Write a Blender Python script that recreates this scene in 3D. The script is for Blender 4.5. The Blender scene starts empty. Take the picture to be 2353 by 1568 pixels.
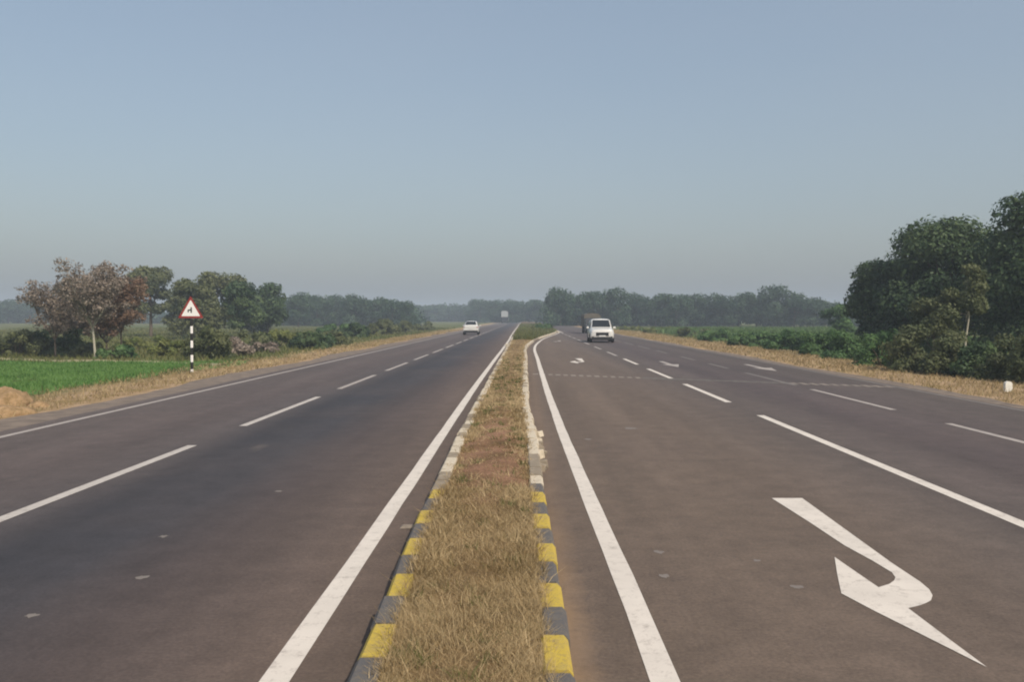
import bpy, bmesh, math, random
import numpy as np
from mathutils import Vector, Matrix, Euler

# ------------------------------------------------------------------ camera, sky, sun
H = 1.9                 # camera height
F = 2038.0              # focal length in units of a picture 2353 wide
scene = bpy.context.scene
COL = scene.collection
cam_d = bpy.data.cameras.new("camera")
cam = bpy.data.objects.new("camera", cam_d)
COL.objects.link(cam)
cam_d.sensor_width = 36.0
cam_d.lens = F / 2353.0 * 36.0
cam_d.clip_start = 0.1
cam_d.clip_end = 6000
cam.location = (0, 0, H)
cam.rotation_euler = (math.radians(90 - 1.518), 0, math.radians(0.801))
scene.camera = cam

SUN_EL = math.radians(46)
SUN_AZ = math.radians(143)        # clockwise from +Y (the way the road runs): right and a little behind
world = bpy.data.worlds.new("World")
scene.world = world
world.use_nodes = True
nt = world.node_tree
bg = nt.nodes["Background"]
sky = nt.nodes.new("ShaderNodeTexSky")
sky.sky_type = 'NISHITA'
sky.sun_disc = False
sky.sun_elevation = SUN_EL
sky.sun_rotation = SUN_AZ
sky.altitude = 100
sky.air_density = 1.3
sky.dust_density = 4.0
sky.ozone_density = 1.5
# thin high haze evens the clear sky out
hm = nt.nodes.new("ShaderNodeMix"); hm.data_type = 'RGBA'
hm.inputs[0].default_value = 0.5
tc = nt.nodes.new("ShaderNodeTexCoord"); mp = nt.nodes.new("ShaderNodeMapping"); mp.inputs["Scale"].default_value = (1, 1, 3)
nz = nt.nodes.new("ShaderNodeTexNoise"); nz.inputs["Scale"].default_value = 1.6; nz.inputs["Detail"].default_value = 3
cr_ = nt.nodes.new("ShaderNodeValToRGB")
cr_.color_ramp.elements[0].position = 0.3; cr_.color_ramp.elements[0].color = (2.02, 2.42, 2.90, 1)
cr_.color_ramp.elements[1].position = 0.7; cr_.color_ramp.elements[1].color = (2.26, 2.56, 2.92, 1)
nt.links.new(tc.outputs["Generated"], mp.inputs[0]); nt.links.new(mp.outputs[0], nz.inputs["Vector"]); nt.links.new(nz.outputs["Fac"], cr_.inputs[0])
nt.links.new(sky.outputs[0], hm.inputs[6]); nt.links.new(cr_.outputs[0], hm.inputs[7]); nt.links.new(hm.outputs[2], bg.inputs[0])
bg.inputs[1].default_value = 0.125
sun_d = bpy.data.lights.new("sun", 'SUN')
sun_d.energy = 3.1
sun_d.angle = math.radians(0.7)
sun_d.color = (1.0, 0.90, 0.77)
sun = bpy.data.objects.new("sun", sun_d)
COL.objects.link(sun)
sd = Vector((math.sin(SUN_AZ) * math.cos(SUN_EL), math.cos(SUN_AZ) * math.cos(SUN_EL), math.sin(SUN_EL)))
sun.rotation_euler = sd.to_track_quat('Z', 'Y').to_euler()
scene.view_settings.view_transform = 'Standard'
scene.view_settings.look = 'None'
scene.view_settings.exposure = 0.3
scene.view_settings.gamma = 1.0
scene.render.engine = 'CYCLES'
scene.cycles.filter_width = 2.0
scene.cycles.max_bounces = 6

# ------------------------------------------------------------------ helpers
R_cam = cam.rotation_euler.to_matrix()
def P(x, y, z=0.0):
    d = R_cam @ Vector(((x - 1176.5) / F, (784.0 - y) / F, -1.0))
    t = (z - H) / d.z
    return Vector((d.x * t, d.y * t, z))
def at(x, Z):                      # world X of a column of the picture at depth Z
    return (x - 1205.0) / F * Z
def top(y, Z):
    return H + (730.0 - y) / F * Z
def lin(c):
    return tuple(((v / 255.0) / 12.92 if v / 255.0 <= 0.04045 else (((v / 255.0) + 0.055) / 1.055) ** 2.4) for v in c)

def tag(o, label=None, cat=None, group=None, kind=None):
    if label: o["label"] = label
    if cat: o["category"] = cat
    if group: o["group"] = group
    if kind: o["kind"] = kind
    return o
def empty(name, loc=(0, 0, 0), rz=0.0):
    o = bpy.data.objects.new(name, None)
    COL.objects.link(o)
    o.location = loc
    o.rotation_euler = (0, 0, rz)
    o.empty_display_size = 0.2
    return o
def link(name, me, mats, parent=None, loc=None):
    o = bpy.data.objects.new(name, me)
    COL.objects.link(o)
    if not isinstance(mats, (list, tuple)): mats = [mats]
    if len(me.materials) == 0:
        for m in mats: me.materials.append(m)
    if parent is not None: o.parent = parent
    if loc is not None: o.location = loc
    return o
def np_mesh(name, verts, faces, tint=None, smooth=False, matidx=None):
    """verts (n,3), faces (m,k) arrays of one face size"""
    me = bpy.data.meshes.new(name)
    n = len(verts); m, k = faces.shape
    me.vertices.add(n)
    me.vertices.foreach_set("co", np.asarray(verts, dtype=np.float32).ravel())
    me.loops.add(m * k)
    me.loops.foreach_set("vertex_index", faces.astype(np.int32).ravel())
    me.polygons.add(m)
    me.polygons.foreach_set("loop_start", (np.arange(m) * k).astype(np.int32))
    me.polygons.foreach_set("loop_total", np.full(m, k, dtype=np.int32))
    if smooth: me.polygons.foreach_set("use_smooth", np.ones(m, dtype=bool))
    if matidx is not None: me.polygons.foreach_set("material_index", matidx.astype(np.int32))
    if tint is not None:
        a = me.attributes.new("tint", 'FLOAT', 'POINT')
        a.data.foreach_set("value", tint.astype(np.float32))
    me.update(calc_edges=True)
    return me

class MB:
    def __init__(s): s.v = []; s.f = []; s.m = []; s.sm = []
    def add(s, vs, fs, m=0, smooth=False):
        b = len(s.v)
        s.v += [tuple(v) for v in vs]
        for f in fs:
            s.f.append(tuple(b + i for i in f)); s.m.append(m); s.sm.append(smooth)
    def box(s, c, d, m=0, ch=0.0, rot=None):
        """box with chamfered vertical-section corners"""
        bm = bmesh.new()
        bmesh.ops.create_cube(bm, size=1.0)
        for v in bm.verts: v.co = Vector((v.co.x * d[0], v.co.y * d[1], v.co.z * d[2]))
        if ch > 0: bmesh.ops.bevel(bm, geom=bm.edges[:], offset=ch, segments=2, affect='EDGES', profile=0.5)
        M = rot.to_matrix() if rot else Matrix.Identity(3)
        bm.verts.index_update()
        s.add([M @ v.co + Vector(c) for v in bm.verts], [[v.index for v in f.verts] for f in bm.faces], m)
        bm.free()
    def tube(s, pts, rad, n=8, m=0, cap=True, smooth=True):
        pts = [Vector(p) for p in pts]
        rings = []
        for i, p in enumerate(pts):
            d = (pts[min(i + 1, len(pts) - 1)] - pts[max(i - 1, 0)]).normalized()
            a = d.orthogonal().normalized() if i == 0 else (rings_a - d * rings_a.dot(d)).normalized()
            rings_a = a
            b = d.cross(a)
            r = rad[i] if isinstance(rad, (list, tuple)) else rad
            rings.append([p + (a * math.cos(t) + b * math.sin(t)) * r for t in [2 * math.pi * k / n for k in range(n)]])
        vs = [v for r in rings for v in r]
        fs = []
        for i in range(len(pts) - 1):
            for k in range(n):
                k2 = (k + 1) % n
                fs.append((i * n + k, i * n + k2, (i + 1) * n + k2, (i + 1) * n + k))
        s.add(vs, fs, m, smooth)
        if cap:
            s.add(rings[0][::-1], [tuple(range(n))], m)
            s.add(rings[-1], [tuple(range(n))], m)
    def prism(s, pts, h0, h1, m=0):
        """polygon (x,y) list extruded h0..h1 in z; may be concave"""
        from mathutils.geometry import tessellate_polygon
        n = len(pts)
        lo = [(p[0], p[1], h0) for p in pts]; hi = [(p[0], p[1], h1) for p in pts]
        tri = tessellate_polygon([[Vector((p[0], p[1], 0)) for p in pts]])
        fs = []
        for t in tri:
            a, b, c = t
            ar = (pts[b][0] - pts[a][0]) * (pts[c][1] - pts[a][1]) - (pts[c][0] - pts[a][0]) * (pts[b][1] - pts[a][1])
            if ar < 0: a, c = c, a
            fs.append((n + a, n + b, n + c)); fs.append((c, b, a))
        area = sum(pts[i][0] * pts[(i + 1) % n][1] - pts[(i + 1) % n][0] * pts[i][1] for i in range(n))
        for i in range(n):
            j = (i + 1) % n
            fs.append((i, j, n + j, n + i) if area > 0 else (j, i, n + i, n + j))
        s.add(lo + hi, fs, m)
    def mesh(s, name):
        me = bpy.data.meshes.new(name)
        me.from_pydata(s.v, [], s.f)
        me.polygons.foreach_set("material_index", s.m)
        me.polygons.foreach_set("use_smooth", s.sm)
        me.update()
        return me
    def build(s, name, mats, parent=None, loc=None):
        return link(name, s.mesh(name), mats, parent, loc)

# ------------------------------------------------------------------ materials
def new_mat(name, base, rough=0.8, spec=0.3, metallic=0.0):
    m = bpy.data.materials.new(name); m.use_nodes = True
    b = m.node_tree.nodes["Principled BSDF"]
    b.inputs["Base Color"].default_value = (*base, 1)
    b.inputs["Roughness"].default_value = rough
    b.inputs["Specular IOR Level"].default_value = spec
    b.inputs["Metallic"].default_value = metallic
    return m
class G:
    """small node-graph helper"""
    def __init__(s, m): s.t = m.node_tree; s.n = s.t.nodes; s.l = s.t.links; s.b = s.n["Principled BSDF"]
    def node(s, k, **kw):
        n = s.n.new(k)
        for a, v in kw.items(): setattr(n, a, v)
        return n
    def obj(s): return s.node("ShaderNodeTexCoord").outputs["Object"]
    def mapping(s, scale, vec=None):
        n = s.node("ShaderNodeMapping"); n.inputs["Scale"].default_value = scale
        s.l.new(vec or s.obj(), n.inputs["Vector"]); return n.outputs[0]
    def noise(s, scale, detail=5, rough=0.6, vec=None, dist=0.0):
        n = s.node("ShaderNodeTexNoise"); n.inputs["Scale"].default_value = scale
        n.inputs["Detail"].default_value = detail; n.inputs["Roughness"].default_value = rough
        n.inputs["Distortion"].default_value = dist
        s.l.new(vec or s.obj(), n.inputs["Vector"]); return n.outputs["Fac"]
    def ramp(s, fac, stops, interp='LINEAR'):
        n = s.node("ShaderNodeValToRGB"); n.color_ramp.interpolation = interp
        e = n.color_ramp.elements
        while len(e) < len(stops): e.new(0.5)
        for el, (p, c) in zip(e, stops):
            el.position = p
            el.color = (c, c, c, 1) if isinstance(c, (int, float)) else (*c, 1)
        s.l.new(fac, n.inputs[0]); return n.outputs[0]
    def mix(s, fac, a, b, mode='MIX'):
        n = s.node("ShaderNodeMix", data_type='RGBA', blend_type=mode)
        for i, v in ((0, fac), (6, a), (7, b)):
            if isinstance(v, (int, float)): n.inputs[i].default_value = v
            elif isinstance(v, tuple): n.inputs[i].default_value = (*v, 1)
            else: s.l.new(v, n.inputs[i])
        return n.outputs[2]
    def math(s, op, a, b=0.0, clamp=False):
        n = s.node("ShaderNodeMath", operation=op); n.use_clamp = clamp
        for i, v in ((0, a), (1, b)):
            if isinstance(v, (int, float)): n.inputs[i].default_value = v
            else: s.l.new(v, n.inputs[i])
        return n.outputs[0]
    def sep(s, vec=None):
        n = s.node("ShaderNodeSeparateXYZ"); s.l.new(vec or s.obj(), n.inputs[0]); return n.outputs
    def remap(s, v, a, b, c=0.0, d=1.0):
        n = s.node("ShaderNodeMapRange"); n.clamp = True
        s.l.new(v, n.inputs[0])
        for i, x in zip((1, 2, 3, 4), (a, b, c, d)): n.inputs[i].default_value = x
        return n.outputs[0]
    def color(s, c): s.l.new(c, s.b.inputs["Base Color"])
    def bump(s, h, strength=0.4, dist=0.01):
        n = s.node("ShaderNodeBump"); n.inputs["Strength"].default_value = strength; n.inputs["Distance"].default_value = dist
        s.l.new(h, n.inputs["Height"]); s.l.new(n.outputs[0], s.b.inputs["Normal"])

def foliage_mat(name, c1, c2, c3, trans=0.25):
    m = new_mat(name, c1, 0.6, 0.25)
    g = G(m)
    a = g.node("ShaderNodeAttribute", attribute_name="tint").outputs["Fac"]
    col = g.ramp(a, [(0.0, c1), (0.55, c2), (1.0, c3)])
    big = g.noise(0.35, 2, 0.5)
    col = g.mix(g.remap(big, 0.42, 0.62), col, g.mix(0.5, col, c3))
    g.color(col)
    tr = g.node("ShaderNodeBsdfTranslucent"); g.l.new(col, tr.inputs[0])
    mx = g.node("ShaderNodeMixShader"); mx.inputs[0].default_value = trans
    out = g.n["Material Output"]
    g.l.new(g.b.outputs[0], mx.inputs[1]); g.l.new(tr.outputs[0], mx.inputs[2]); g.l.new(mx.outputs[0], out.inputs[0])
    return m

# asphalt: colour changes across the carriageways with wear, dust and oil
def asphalt():
    m = new_mat("asphalt", (0.08, 0.07, 0.07), 0.82, 0.35)
    g = G(m)
    x = g.sep()[0]
    wob = g.noise(0.35, 3, 0.5, g.mapping((1, 0.12, 1)))
    xx = g.math('ADD', x, g.math('MULTIPLY', g.math('SUBTRACT', wob, 0.5), 0.9))
    t = g.remap(xx, -11, 13)
    def q(X): return (X + 11) / 24.0
    K = 0.56
    def c(r, gg, b): l = lin((r, gg, b)); return (l[0] * K * 1.03, l[1] * K * .98, l[2] * K * .93)
    col = g.ramp(t, [(q(-10), c(112, 104, 101)), (q(-6.2), c(108, 98, 97)), (q(-4.9), c(98, 92, 93)), (q(-4.2), c(70, 70, 77)), (q(-3.3), c(74, 73, 79)),
                     (q(-2.5), c(98, 88, 87)), (q(-1.2), c(120, 105, 95)), (q(0.6), c(130, 115, 102)), (q(2.8), c(127, 113, 102)),
                     (q(4.6), c(112, 103, 99)), (q(6.2), c(102, 92, 93)), (q(10.5), c(106, 98, 94))])
    patch = g.noise(0.22, 4, 0.55)
    col = g.mix(g.remap(patch, 0.4, 0.7, 0, 0.25), col, c(124, 110, 104))
    streak = g.noise(1.3, 4, 0.65, g.mapping((1, 0.06, 1)))
    col = g.mix(1.0, col, g.ramp(streak, [(0.3, 0.86), (0.7, 1.12)]), 'MULTIPLY')
    blotch = g.noise(2.6, 5, 0.65)
    col = g.mix(1.0, col, g.ramp(blotch, [(0.3, 0.84), (0.72, 1.17)]), 'MULTIPLY')
    col = g.mix(1.0, col, g.ramp(g.noise(9, 5, 0.7), [(0.3, 0.9), (0.7, 1.1)]), 'MULTIPLY')
    fine = g.noise(38, 6, 0.8)
    col = g.mix(1.0, col, g.ramp(fine, [(0.28, 0.62), (0.72, 1.38)]), 'MULTIPLY')
    # polished wheel tracks and thin sealed cracks
    wt = g.math('SINE', g.math('MULTIPLY', g.math('ADD', x, 0.4), 3.6))
    col = g.mix(1.0, col, g.ramp(g.math('ADD', g.math('MULTIPLY', wt, 0.3), g.math('MULTIPLY', g.noise(0.7, 3, 0.6, g.mapping((1, .15, 1))), 0.9)), [(0.15, 0.93), (0.8, 1.06)]), 'MULTIPLY')
    ck = g.noise(0.5, 6, 0.7, g.mapping((1, 0.55, 1)), 0.6)
    ckm = g.math('LESS_THAN', g.math('ABSOLUTE', g.math('SUBTRACT', ck, 0.5)), 0.0016)
    col = g.mix(g.math('MULTIPLY', ckm, g.math('MULTIPLY', g.remap(g.noise(0.13, 2), 0.5, 0.6), 0.35)), col, (0.025, 0.023, 0.024))
    # pale dusty scuffs
    sc = g.noise(1.1, 2, 0.4, g.mapping((1, 0.6, 1)))
    col = g.mix(g.remap(sc, 0.70, 0.78, 0, 0.15), col, lin((150, 135, 120)))
    # sand gathered along the foot of the right kerb
    sx = g.math('ADD', x, g.math('MULTIPLY', g.math('SUBTRACT', g.noise(4, 6, 0.75), 0.5), 0.32))
    near = g.remap(g.sep()[1], 5.5, 9.0, 1.0, 0.25)
    sand = g.math('MULTIPLY', g.math('MULTIPLY', g.remap(sx, 0.2, 0.26), g.remap(sx, 0.28, 0.44, 1, 0)), near)
    col = g.mix(g.math('MULTIPLY', sand, 0.42), col, (0.33, 0.22, 0.13))
    g.color(col)
    g.bump(g.math('ADD', fine, g.math('MULTIPLY', blotch, 0.6)), 0.5, 0.008)
    return m
M_ASPH = asphalt()

def paint_mat(name, c, worn=0.5):
    m = new_mat(name, c, 0.7, 0.3)
    g = G(m)
    n = g.noise(9, 6, 0.7); n2 = g.noise(70, 3, 0.7)
    w = g.remap(g.math('ADD', n, g.math('MULTIPLY', n2, 0.5)), 0.78, 1.0, 0, worn)
    col = g.mix(w, c, lin((120, 108, 100)))
    col = g.mix(1.0, col, g.ramp(g.noise(2.2, 3), [(0.3, 0.9), (0.7, 1.04)]), 'MULTIPLY')
    g.color(col); g.bump(n2, 0.2, 0.004)
    return m
M_PAINT = paint_mat("white_road_paint", (0.62, 0.565, 0.50), 0.55)
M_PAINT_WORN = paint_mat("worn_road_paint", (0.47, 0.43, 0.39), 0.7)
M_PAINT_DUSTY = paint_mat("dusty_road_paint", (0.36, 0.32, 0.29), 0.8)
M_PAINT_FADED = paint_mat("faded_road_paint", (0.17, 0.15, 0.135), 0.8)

def kerb_mat(name, c, c2, amt=0.6):
    m = new_mat(name, c, 0.85, 0.2)
    g = G(m)
    n = g.noise(7, 6, 0.7)
    col = g.mix(g.remap(n, 0.5, 0.68, 0, amt), c, c2)
    col = g.mix(g.remap(g.noise(34, 5, 0.75), 0.5, 0.66, 0, 0.6), col, lin((125, 112, 92)))
    g.color(col); g.bump(n, 0.5, 0.01)
    return m
M_KY = kerb_mat("yellow_kerb_paint", (0.47, 0.345, 0.06), (0.30, 0.24, 0.12))
M_KB = kerb_mat("dark_kerb_paint", (0.105, 0.10, 0.10), (0.17, 0.15, 0.12))
M_KW = kerb_mat("cream_kerb_paint", (0.56, 0.49, 0.38), (0.30, 0.25, 0.18), 0.7)
M_KG = kerb_mat("weathered_kerb", (0.24, 0.20, 0.15), (0.38, 0.32, 0.24), 0.8)

def soil_mat():
    m = new_mat("median_soil", (0.2, 0.13, 0.08), 0.95, 0.1)
    g = G(m)
    n = g.noise(1.6, 6, 0.65); f = g.noise(22, 6, 0.7)
    col = g.ramp(n, [(0.3, (0.12, 0.075, 0.035)), (0.5, (0.25, 0.14, 0.085)), (0.7, (0.34, 0.20, 0.13))])
    yy = g.math('ADD', g.sep()[1], g.math('MULTIPLY', g.noise(1.1, 3), 3.0))
    thatch = g.math('SUBTRACT', 1.0, g.math('MULTIPLY', g.remap(yy, 8.6, 11.5), g.remap(yy, 15.0, 20.0, 1, 0)))
    col = g.mix(g.math('MULTIPLY', thatch, 0.75), col, g.ramp(g.noise(5, 5, 0.7), [(0.3, (0.10, 0.07, 0.03)), (0.7, (0.24, 0.17, 0.075))]))
    col = g.mix(1.0, col, g.ramp(f, [(0.3, 0.6), (0.7, 1.25)]), 'MULTIPLY')
    g.color(col); g.bump(f, 0.8, 0.03)
    return m
M_SOIL = soil_mat()

def ground_mat():
    m = new_mat("open_ground", (0.15, 0.13, 0.07), 0.95, 0.1)
    g = G(m)
    o = g.obj(); xs = g.sep(o); x = xs[0]
    wob = g.noise(0.3, 5, 0.65)
    wob2 = g.noise(1.2, 4, 0.6)
    ax = g.math('ADD', g.math('ABSOLUTE', g.math('SUBTRACT', x, 1.2)), g.math('ADD', g.math('MULTIPLY', g.math('SUBTRACT', wob, 0.5), 3.0), g.math('MULTIPLY', g.math('SUBTRACT', wob2, 0.5), 1.5)))
    # verge: tan-orange earth and dry grass
    v = g.noise(0.9, 6, 0.7)
    verge = g.ramp(v, [(0.28, (0.17, 0.15, 0.06)), (0.42, (0.30, 0.21, 0.105)), (0.55, (0.38, 0.265, 0.16)), (0.7, (0.46, 0.33, 0.22))])
    gr = g.noise(0.05, 5, 0.6); gf = g.noise(0.6, 6, 0.7)
    grass = g.ramp(gr, [(0.3, (0.07, 0.095, 0.03)), (0.48, (0.10, 0.12, 0.038)), (0.6, (0.15, 0.135, 0.06)), (0.75, (0.055, 0.095, 0.028))])
    grass = g.mix(1.0, grass, g.ramp(gf, [(0.3, 0.6), (0.7, 1.35)]), 'MULTIPLY')
    e = g.remap(xs[0], 0, 1, 0, 1)
    side = g.remap(x, -1, 1, 11.6 + 1.8, 14.6 - 0.6)
    fac = g.remap(g.math('SUBTRACT', ax, side), -0.6, 0.9)
    col = g.mix(fac, verge, grass)
    fine = g.noise(14, 6, 0.75)
    col = g.mix(1.0, col, g.ramp(fine, [(0.25, 0.65), (0.75, 1.3)]), 'MULTIPLY')
    g.color(col); g.bump(g.math('ADD', fine, gf), 0.8, 0.06)
    return m
M_GROUND = ground_mat()

def simple_noise_mat(name, a, b, scale, rough=0.9, bump=0.4, bd=0.02, spec=0.15):
    m = new_mat(name, a, rough, spec); g = G(m)
    n = g.noise(scale, 6, 0.65)
    g.color(g.ramp(n, [(0.3, a), (0.7, b)])); g.bump(n, bump, bd)
    return m
M_FIELD = simple_noise_mat("green_crop_ground", (0.065, 0.14, 0.028), (0.11, 0.20, 0.045), 0.8)
M_SHOULDER = simple_noise_mat("gravel_shoulder", (0.115, 0.095, 0.08), (0.24, 0.19, 0.15), 2.5)
M_PATH = simple_noise_mat("pale_path", (0.2, 0.2, 0.11), (0.32, 0.28, 0.17), 3)
M_MOUND = simple_noise_mat("orange_soil_heap", (0.17, 0.115, 0.05), (0.42, 0.28, 0.16), 7, bump=1.0, bd=0.05)
M_BARK = simple_noise_mat("bark", (0.07, 0.055, 0.04), (0.16, 0.13, 0.10), 6)
M_PALEBARK = simple_noise_mat("pale_bark", (0.30, 0.28, 0.22), (0.45, 0.42, 0.33), 6)
M_CONC = simple_noise_mat("concrete", (0.32, 0.32, 0.28), (0.45, 0.44, 0.38), 4)
M_STONE = simple_noise_mat("whitewashed_stone", (0.62, 0.60, 0.54), (0.78, 0.76, 0.70), 8)
M_DRY = foliage_mat("dry_grass_blades", (0.11, 0.075, 0.03), (0.33, 0.235, 0.11), (0.62, 0.48, 0.28), 0.3)
M_VERGE_GRASS = foliage_mat("verge_grass_blades", (0.17, 0.14, 0.05), (0.33, 0.24, 0.115), (0.45, 0.35, 0.20), 0.3)
M_CROP = foliage_mat("crop_blades", (0.055, 0.13, 0.024), (0.09, 0.19, 0.04), (0.15, 0.26, 0.07), 0.3)
M_TALL = foliage_mat("tall_crop_blades", (0.05, 0.10, 0.03), (0.09, 0.16, 0.05), (0.15, 0.22, 0.08), 0.3)
M_DUST = paint_mat("pale_dust", (0.19, 0.165, 0.145), 0.9)
M_WILD = foliage_mat("wild_grass_blades", (0.06, 0.085, 0.022), (0.11, 0.13, 0.035), (0.18, 0.17, 0.06), 0.3)
F_DARK = foliage_mat("dark_leaves", (0.020, 0.042, 0.020), (0.048, 0.086, 0.036), (0.11, 0.155, 0.060))
F_OLIVE = foliage_mat("olive_leaves", (0.055, 0.072, 0.030), (0.090, 0.108, 0.045), (0.15, 0.16, 0.07))
F_GREEN = foliage_mat("green_leaves", (0.035, 0.08, 0.025), (0.07, 0.14, 0.042), (0.12, 0.20, 0.07))
F_YELL = foliage_mat("yellow_green_leaves", (0.09, 0.12, 0.03), (0.14, 0.17, 0.045), (0.2, 0.21, 0.07))
F_RUST = foliage_mat("rusty_leaves", (0.12, 0.08, 0.055), (0.20, 0.125, 0.085), (0.26, 0.18, 0.12))
F_BROWN = foliage_mat("brown_leaves", (0.15, 0.12, 0.095), (0.25, 0.205, 0.165), (0.34, 0.28, 0.225))
F_FAR = foliage_mat("far_leaves", (0.015, 0.040, 0.022), (0.03, 0.068, 0.034), (0.07, 0.115, 0.055))

# ------------------------------------------------------------------ ground
def struct(name, me, mats):
    o = link(name, me, mats); o["kind"] = "structure"; return o
rng = np.random.default_rng(7)

def vnoise(x, y, s, seed=0):
    """cheap smooth noise from sines"""
    r = np.random.default_rng(seed); z = 0
    for i in range(6):
        a = r.uniform(0, 6.28, 3); k = s * (1.0 + i * 0.6)
        z = z + np.sin(x * k * np.cos(a[0]) + y * k * np.sin(a[0]) + a[1]) / (1 + 0.5 * i)
    return z / 3.0

def ground_height(x, y):
    d = np.abs(x - 1.2)
    off = np.clip((d - 11.2) / 3.0, 0, 1)
    return -0.03 - 0.10 * off + off * 0.05 * vnoise(x, y, 1.3, 3) + off * 0.04 * vnoise(x, y, 0.3, 4)

xs = np.unique(np.concatenate([np.arange(-60, 62, 0.8), np.linspace(-1500, -60, 40), np.linspace(61, 1500, 40)]))
ys = np.unique(np.concatenate([np.arange(-20, 120, 0.8), np.linspace(120, 1500, 90), np.linspace(-200, -20, 10)]))
gx, gy = np.meshgrid(xs, ys)
gz = ground_height(gx, gy)
V = np.stack([gx.ravel(), gy.ravel(), gz.ravel()], 1)
nx, ny = len(xs), len(ys)
ii = (np.arange(ny - 1)[:, None] * nx + np.arange(nx - 1)[None, :]).ravel()
Fq = np.stack([ii, ii + 1, ii + 1 + nx, ii + nx], 1)
struct("ground", np_mesh("ground", V, Fq, smooth=True), M_GROUND)

# roads: one sheet for both carriageways (the median stands on it), ragged outer edges
def strip(name, left, right, z, mat, z_of=None):
    """left/right lists of (x,y) of the same length"""
    mb = MB()
    n = len(left)
    vs = [(p[0], p[1], z) for p in left] + [(p[0], p[1], z) for p in right]
    mb.add(vs, [(i, n + i, n + i + 1, i + 1) for i in range(n - 1)])
    return mb.mesh(name)
YS = list(np.concatenate([np.arange(-15, 120, 1.0), np.arange(120, 900, 20.0)]))
L_EDGE = -8.75; R_EDGE = 10.35
rr = random.Random(5)
struct("road", strip("road", [(L_EDGE + rr.uniform(-.03, .03), y) for y in YS], [(R_EDGE + rr.uniform(-.04, .04), y) for y in YS], 0.0, None), M_ASPH)
struct("shoulder", strip("shoulder", [(-9.75 + 0.25 * math.sin(y * .37) + rr.uniform(-.12, .12), y) for y in YS], [(L_EDGE + 0.1, y) for y in YS], -0.006, None), M_SHOULDER)
struct("shoulder", strip("shoulder", [(R_EDGE - 0.1, y) for y in YS], [(10.9 + 0.2 * math.sin(y * .31) + rr.uniform(-.12, .12), y) for y in YS], -0.006, None), M_SHOULDER)

# ------------------------------------------------------------------ painted markings
def smooth_line(pts, step=0.6):
    """resample ground points (already world) by Catmull-Rom"""
    pts = [Vector((p[0], p[1])) for p in pts]
    out = []
    for i in range(len(pts) - 1):
        p0 = pts[max(i - 1, 0)]; p1 = pts[i]; p2 = pts[i + 1]; p3 = pts[min(i + 2, len(pts) - 1)]
        n = max(1, int((p2 - p1).length / step))
        for k in range(n):
            t = k / n
            out.append(0.5 * ((2 * p1) + (p2 - p0) * t + (2 * p0 - 5 * p1 + 4 * p2 - p3) * t * t + (3 * p1 - p0 - 3 * p2 + p3) * t ** 3))
    out.append(pts[-1])
    return out
def offset_line(line, d):
    out = []
    for i, p in enumerate(line):
        t = (line[min(i + 1, len(line) - 1)] - line[max(i - 1, 0)]).normalized()
        out.append(p + Vector((t.y, -t.x)) * d)      # positive = to the right of travel
    return out
def line_mark(name, line, w, mat, z=0.004):
    a = offset_line(line, -w / 2); b = offset_line(line, w / 2)
    r = random.Random(hash(name) % 100)
    a = [(p.x + r.uniform(-.004, .004), p.y) for p in a]; b = [(p.x + r.uniform(-.004, .004), p.y) for p in b]
    return struct(name, strip(name, a, b, z, None), mat)

# median edge lines
XL = lambda y: -1.30 - 0.02 * math.sin(y * 0.05)
left_inner = smooth_line([(-1.28, -8), (-1.30, 4.6), (-1.33, 15), (-1.35, 25), (-1.33, 40), (-1.30, 55), (-1.30, 80), (-1.4, 120), (-1.5, 400)], 1.0)
line_mark("edge_line", left_inner, 0.155, M_PAINT)
right_inner = smooth_line([(0.78, -8), (0.735, 4.6), (0.685, 9.3), (0.63, 14.3), (0.615, 17), (0.59, 25), (0.60, 40), (0.62, 54), (1.0, 66), (1.95, 82), (4.4, 112), (4.8, 135), (4.85, 400)], 0.6)
line_mark("edge_line", right_inner, 0.155, M_PAINT)
left_outer = smooth_line([(-8.3, -8), (-8.3, 60), (-8.25, 400)], 2.0)
line_mark("edge_line", left_outer, 0.14, M_PAINT_DUSTY)
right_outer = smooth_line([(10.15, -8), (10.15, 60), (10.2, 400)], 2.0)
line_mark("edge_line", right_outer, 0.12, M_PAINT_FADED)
# lane dashes
def dashes(X, segs, w, mat):
    mb = MB()
    for a, b in segs:
        mb.add([(X - w / 2, a, .004), (X + w / 2, a, .004), (X + w / 2 , b, .004), (X - w / 2, b, .004)], [(0, 1, 2, 3)])
    return struct("lane_marking", mb.mesh("lane_marking"), mat)
HF = H * F
def yz(a): return HF / (a - 730.0)
Lx = -4.92
per = 8.05
segs = []
y0 = yz(1027) - 5.7
for k in range(-1, 30):
    segs.append((y0 + k * per, y0 + k * per + 5.7))
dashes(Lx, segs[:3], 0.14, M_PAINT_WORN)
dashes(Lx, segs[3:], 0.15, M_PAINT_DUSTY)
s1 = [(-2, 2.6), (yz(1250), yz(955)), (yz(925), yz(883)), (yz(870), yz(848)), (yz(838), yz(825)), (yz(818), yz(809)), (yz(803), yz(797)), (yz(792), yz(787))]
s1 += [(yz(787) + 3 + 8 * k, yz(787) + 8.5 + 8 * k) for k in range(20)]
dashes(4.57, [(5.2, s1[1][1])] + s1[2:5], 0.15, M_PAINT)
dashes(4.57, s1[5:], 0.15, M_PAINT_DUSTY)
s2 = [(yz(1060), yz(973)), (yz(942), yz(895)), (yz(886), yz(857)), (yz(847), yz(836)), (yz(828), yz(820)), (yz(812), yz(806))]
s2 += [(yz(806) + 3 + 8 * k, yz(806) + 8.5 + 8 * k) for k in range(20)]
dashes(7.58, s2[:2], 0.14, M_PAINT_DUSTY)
dashes(7.58, s2[2:], 0.15, M_PAINT_FADED)

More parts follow.
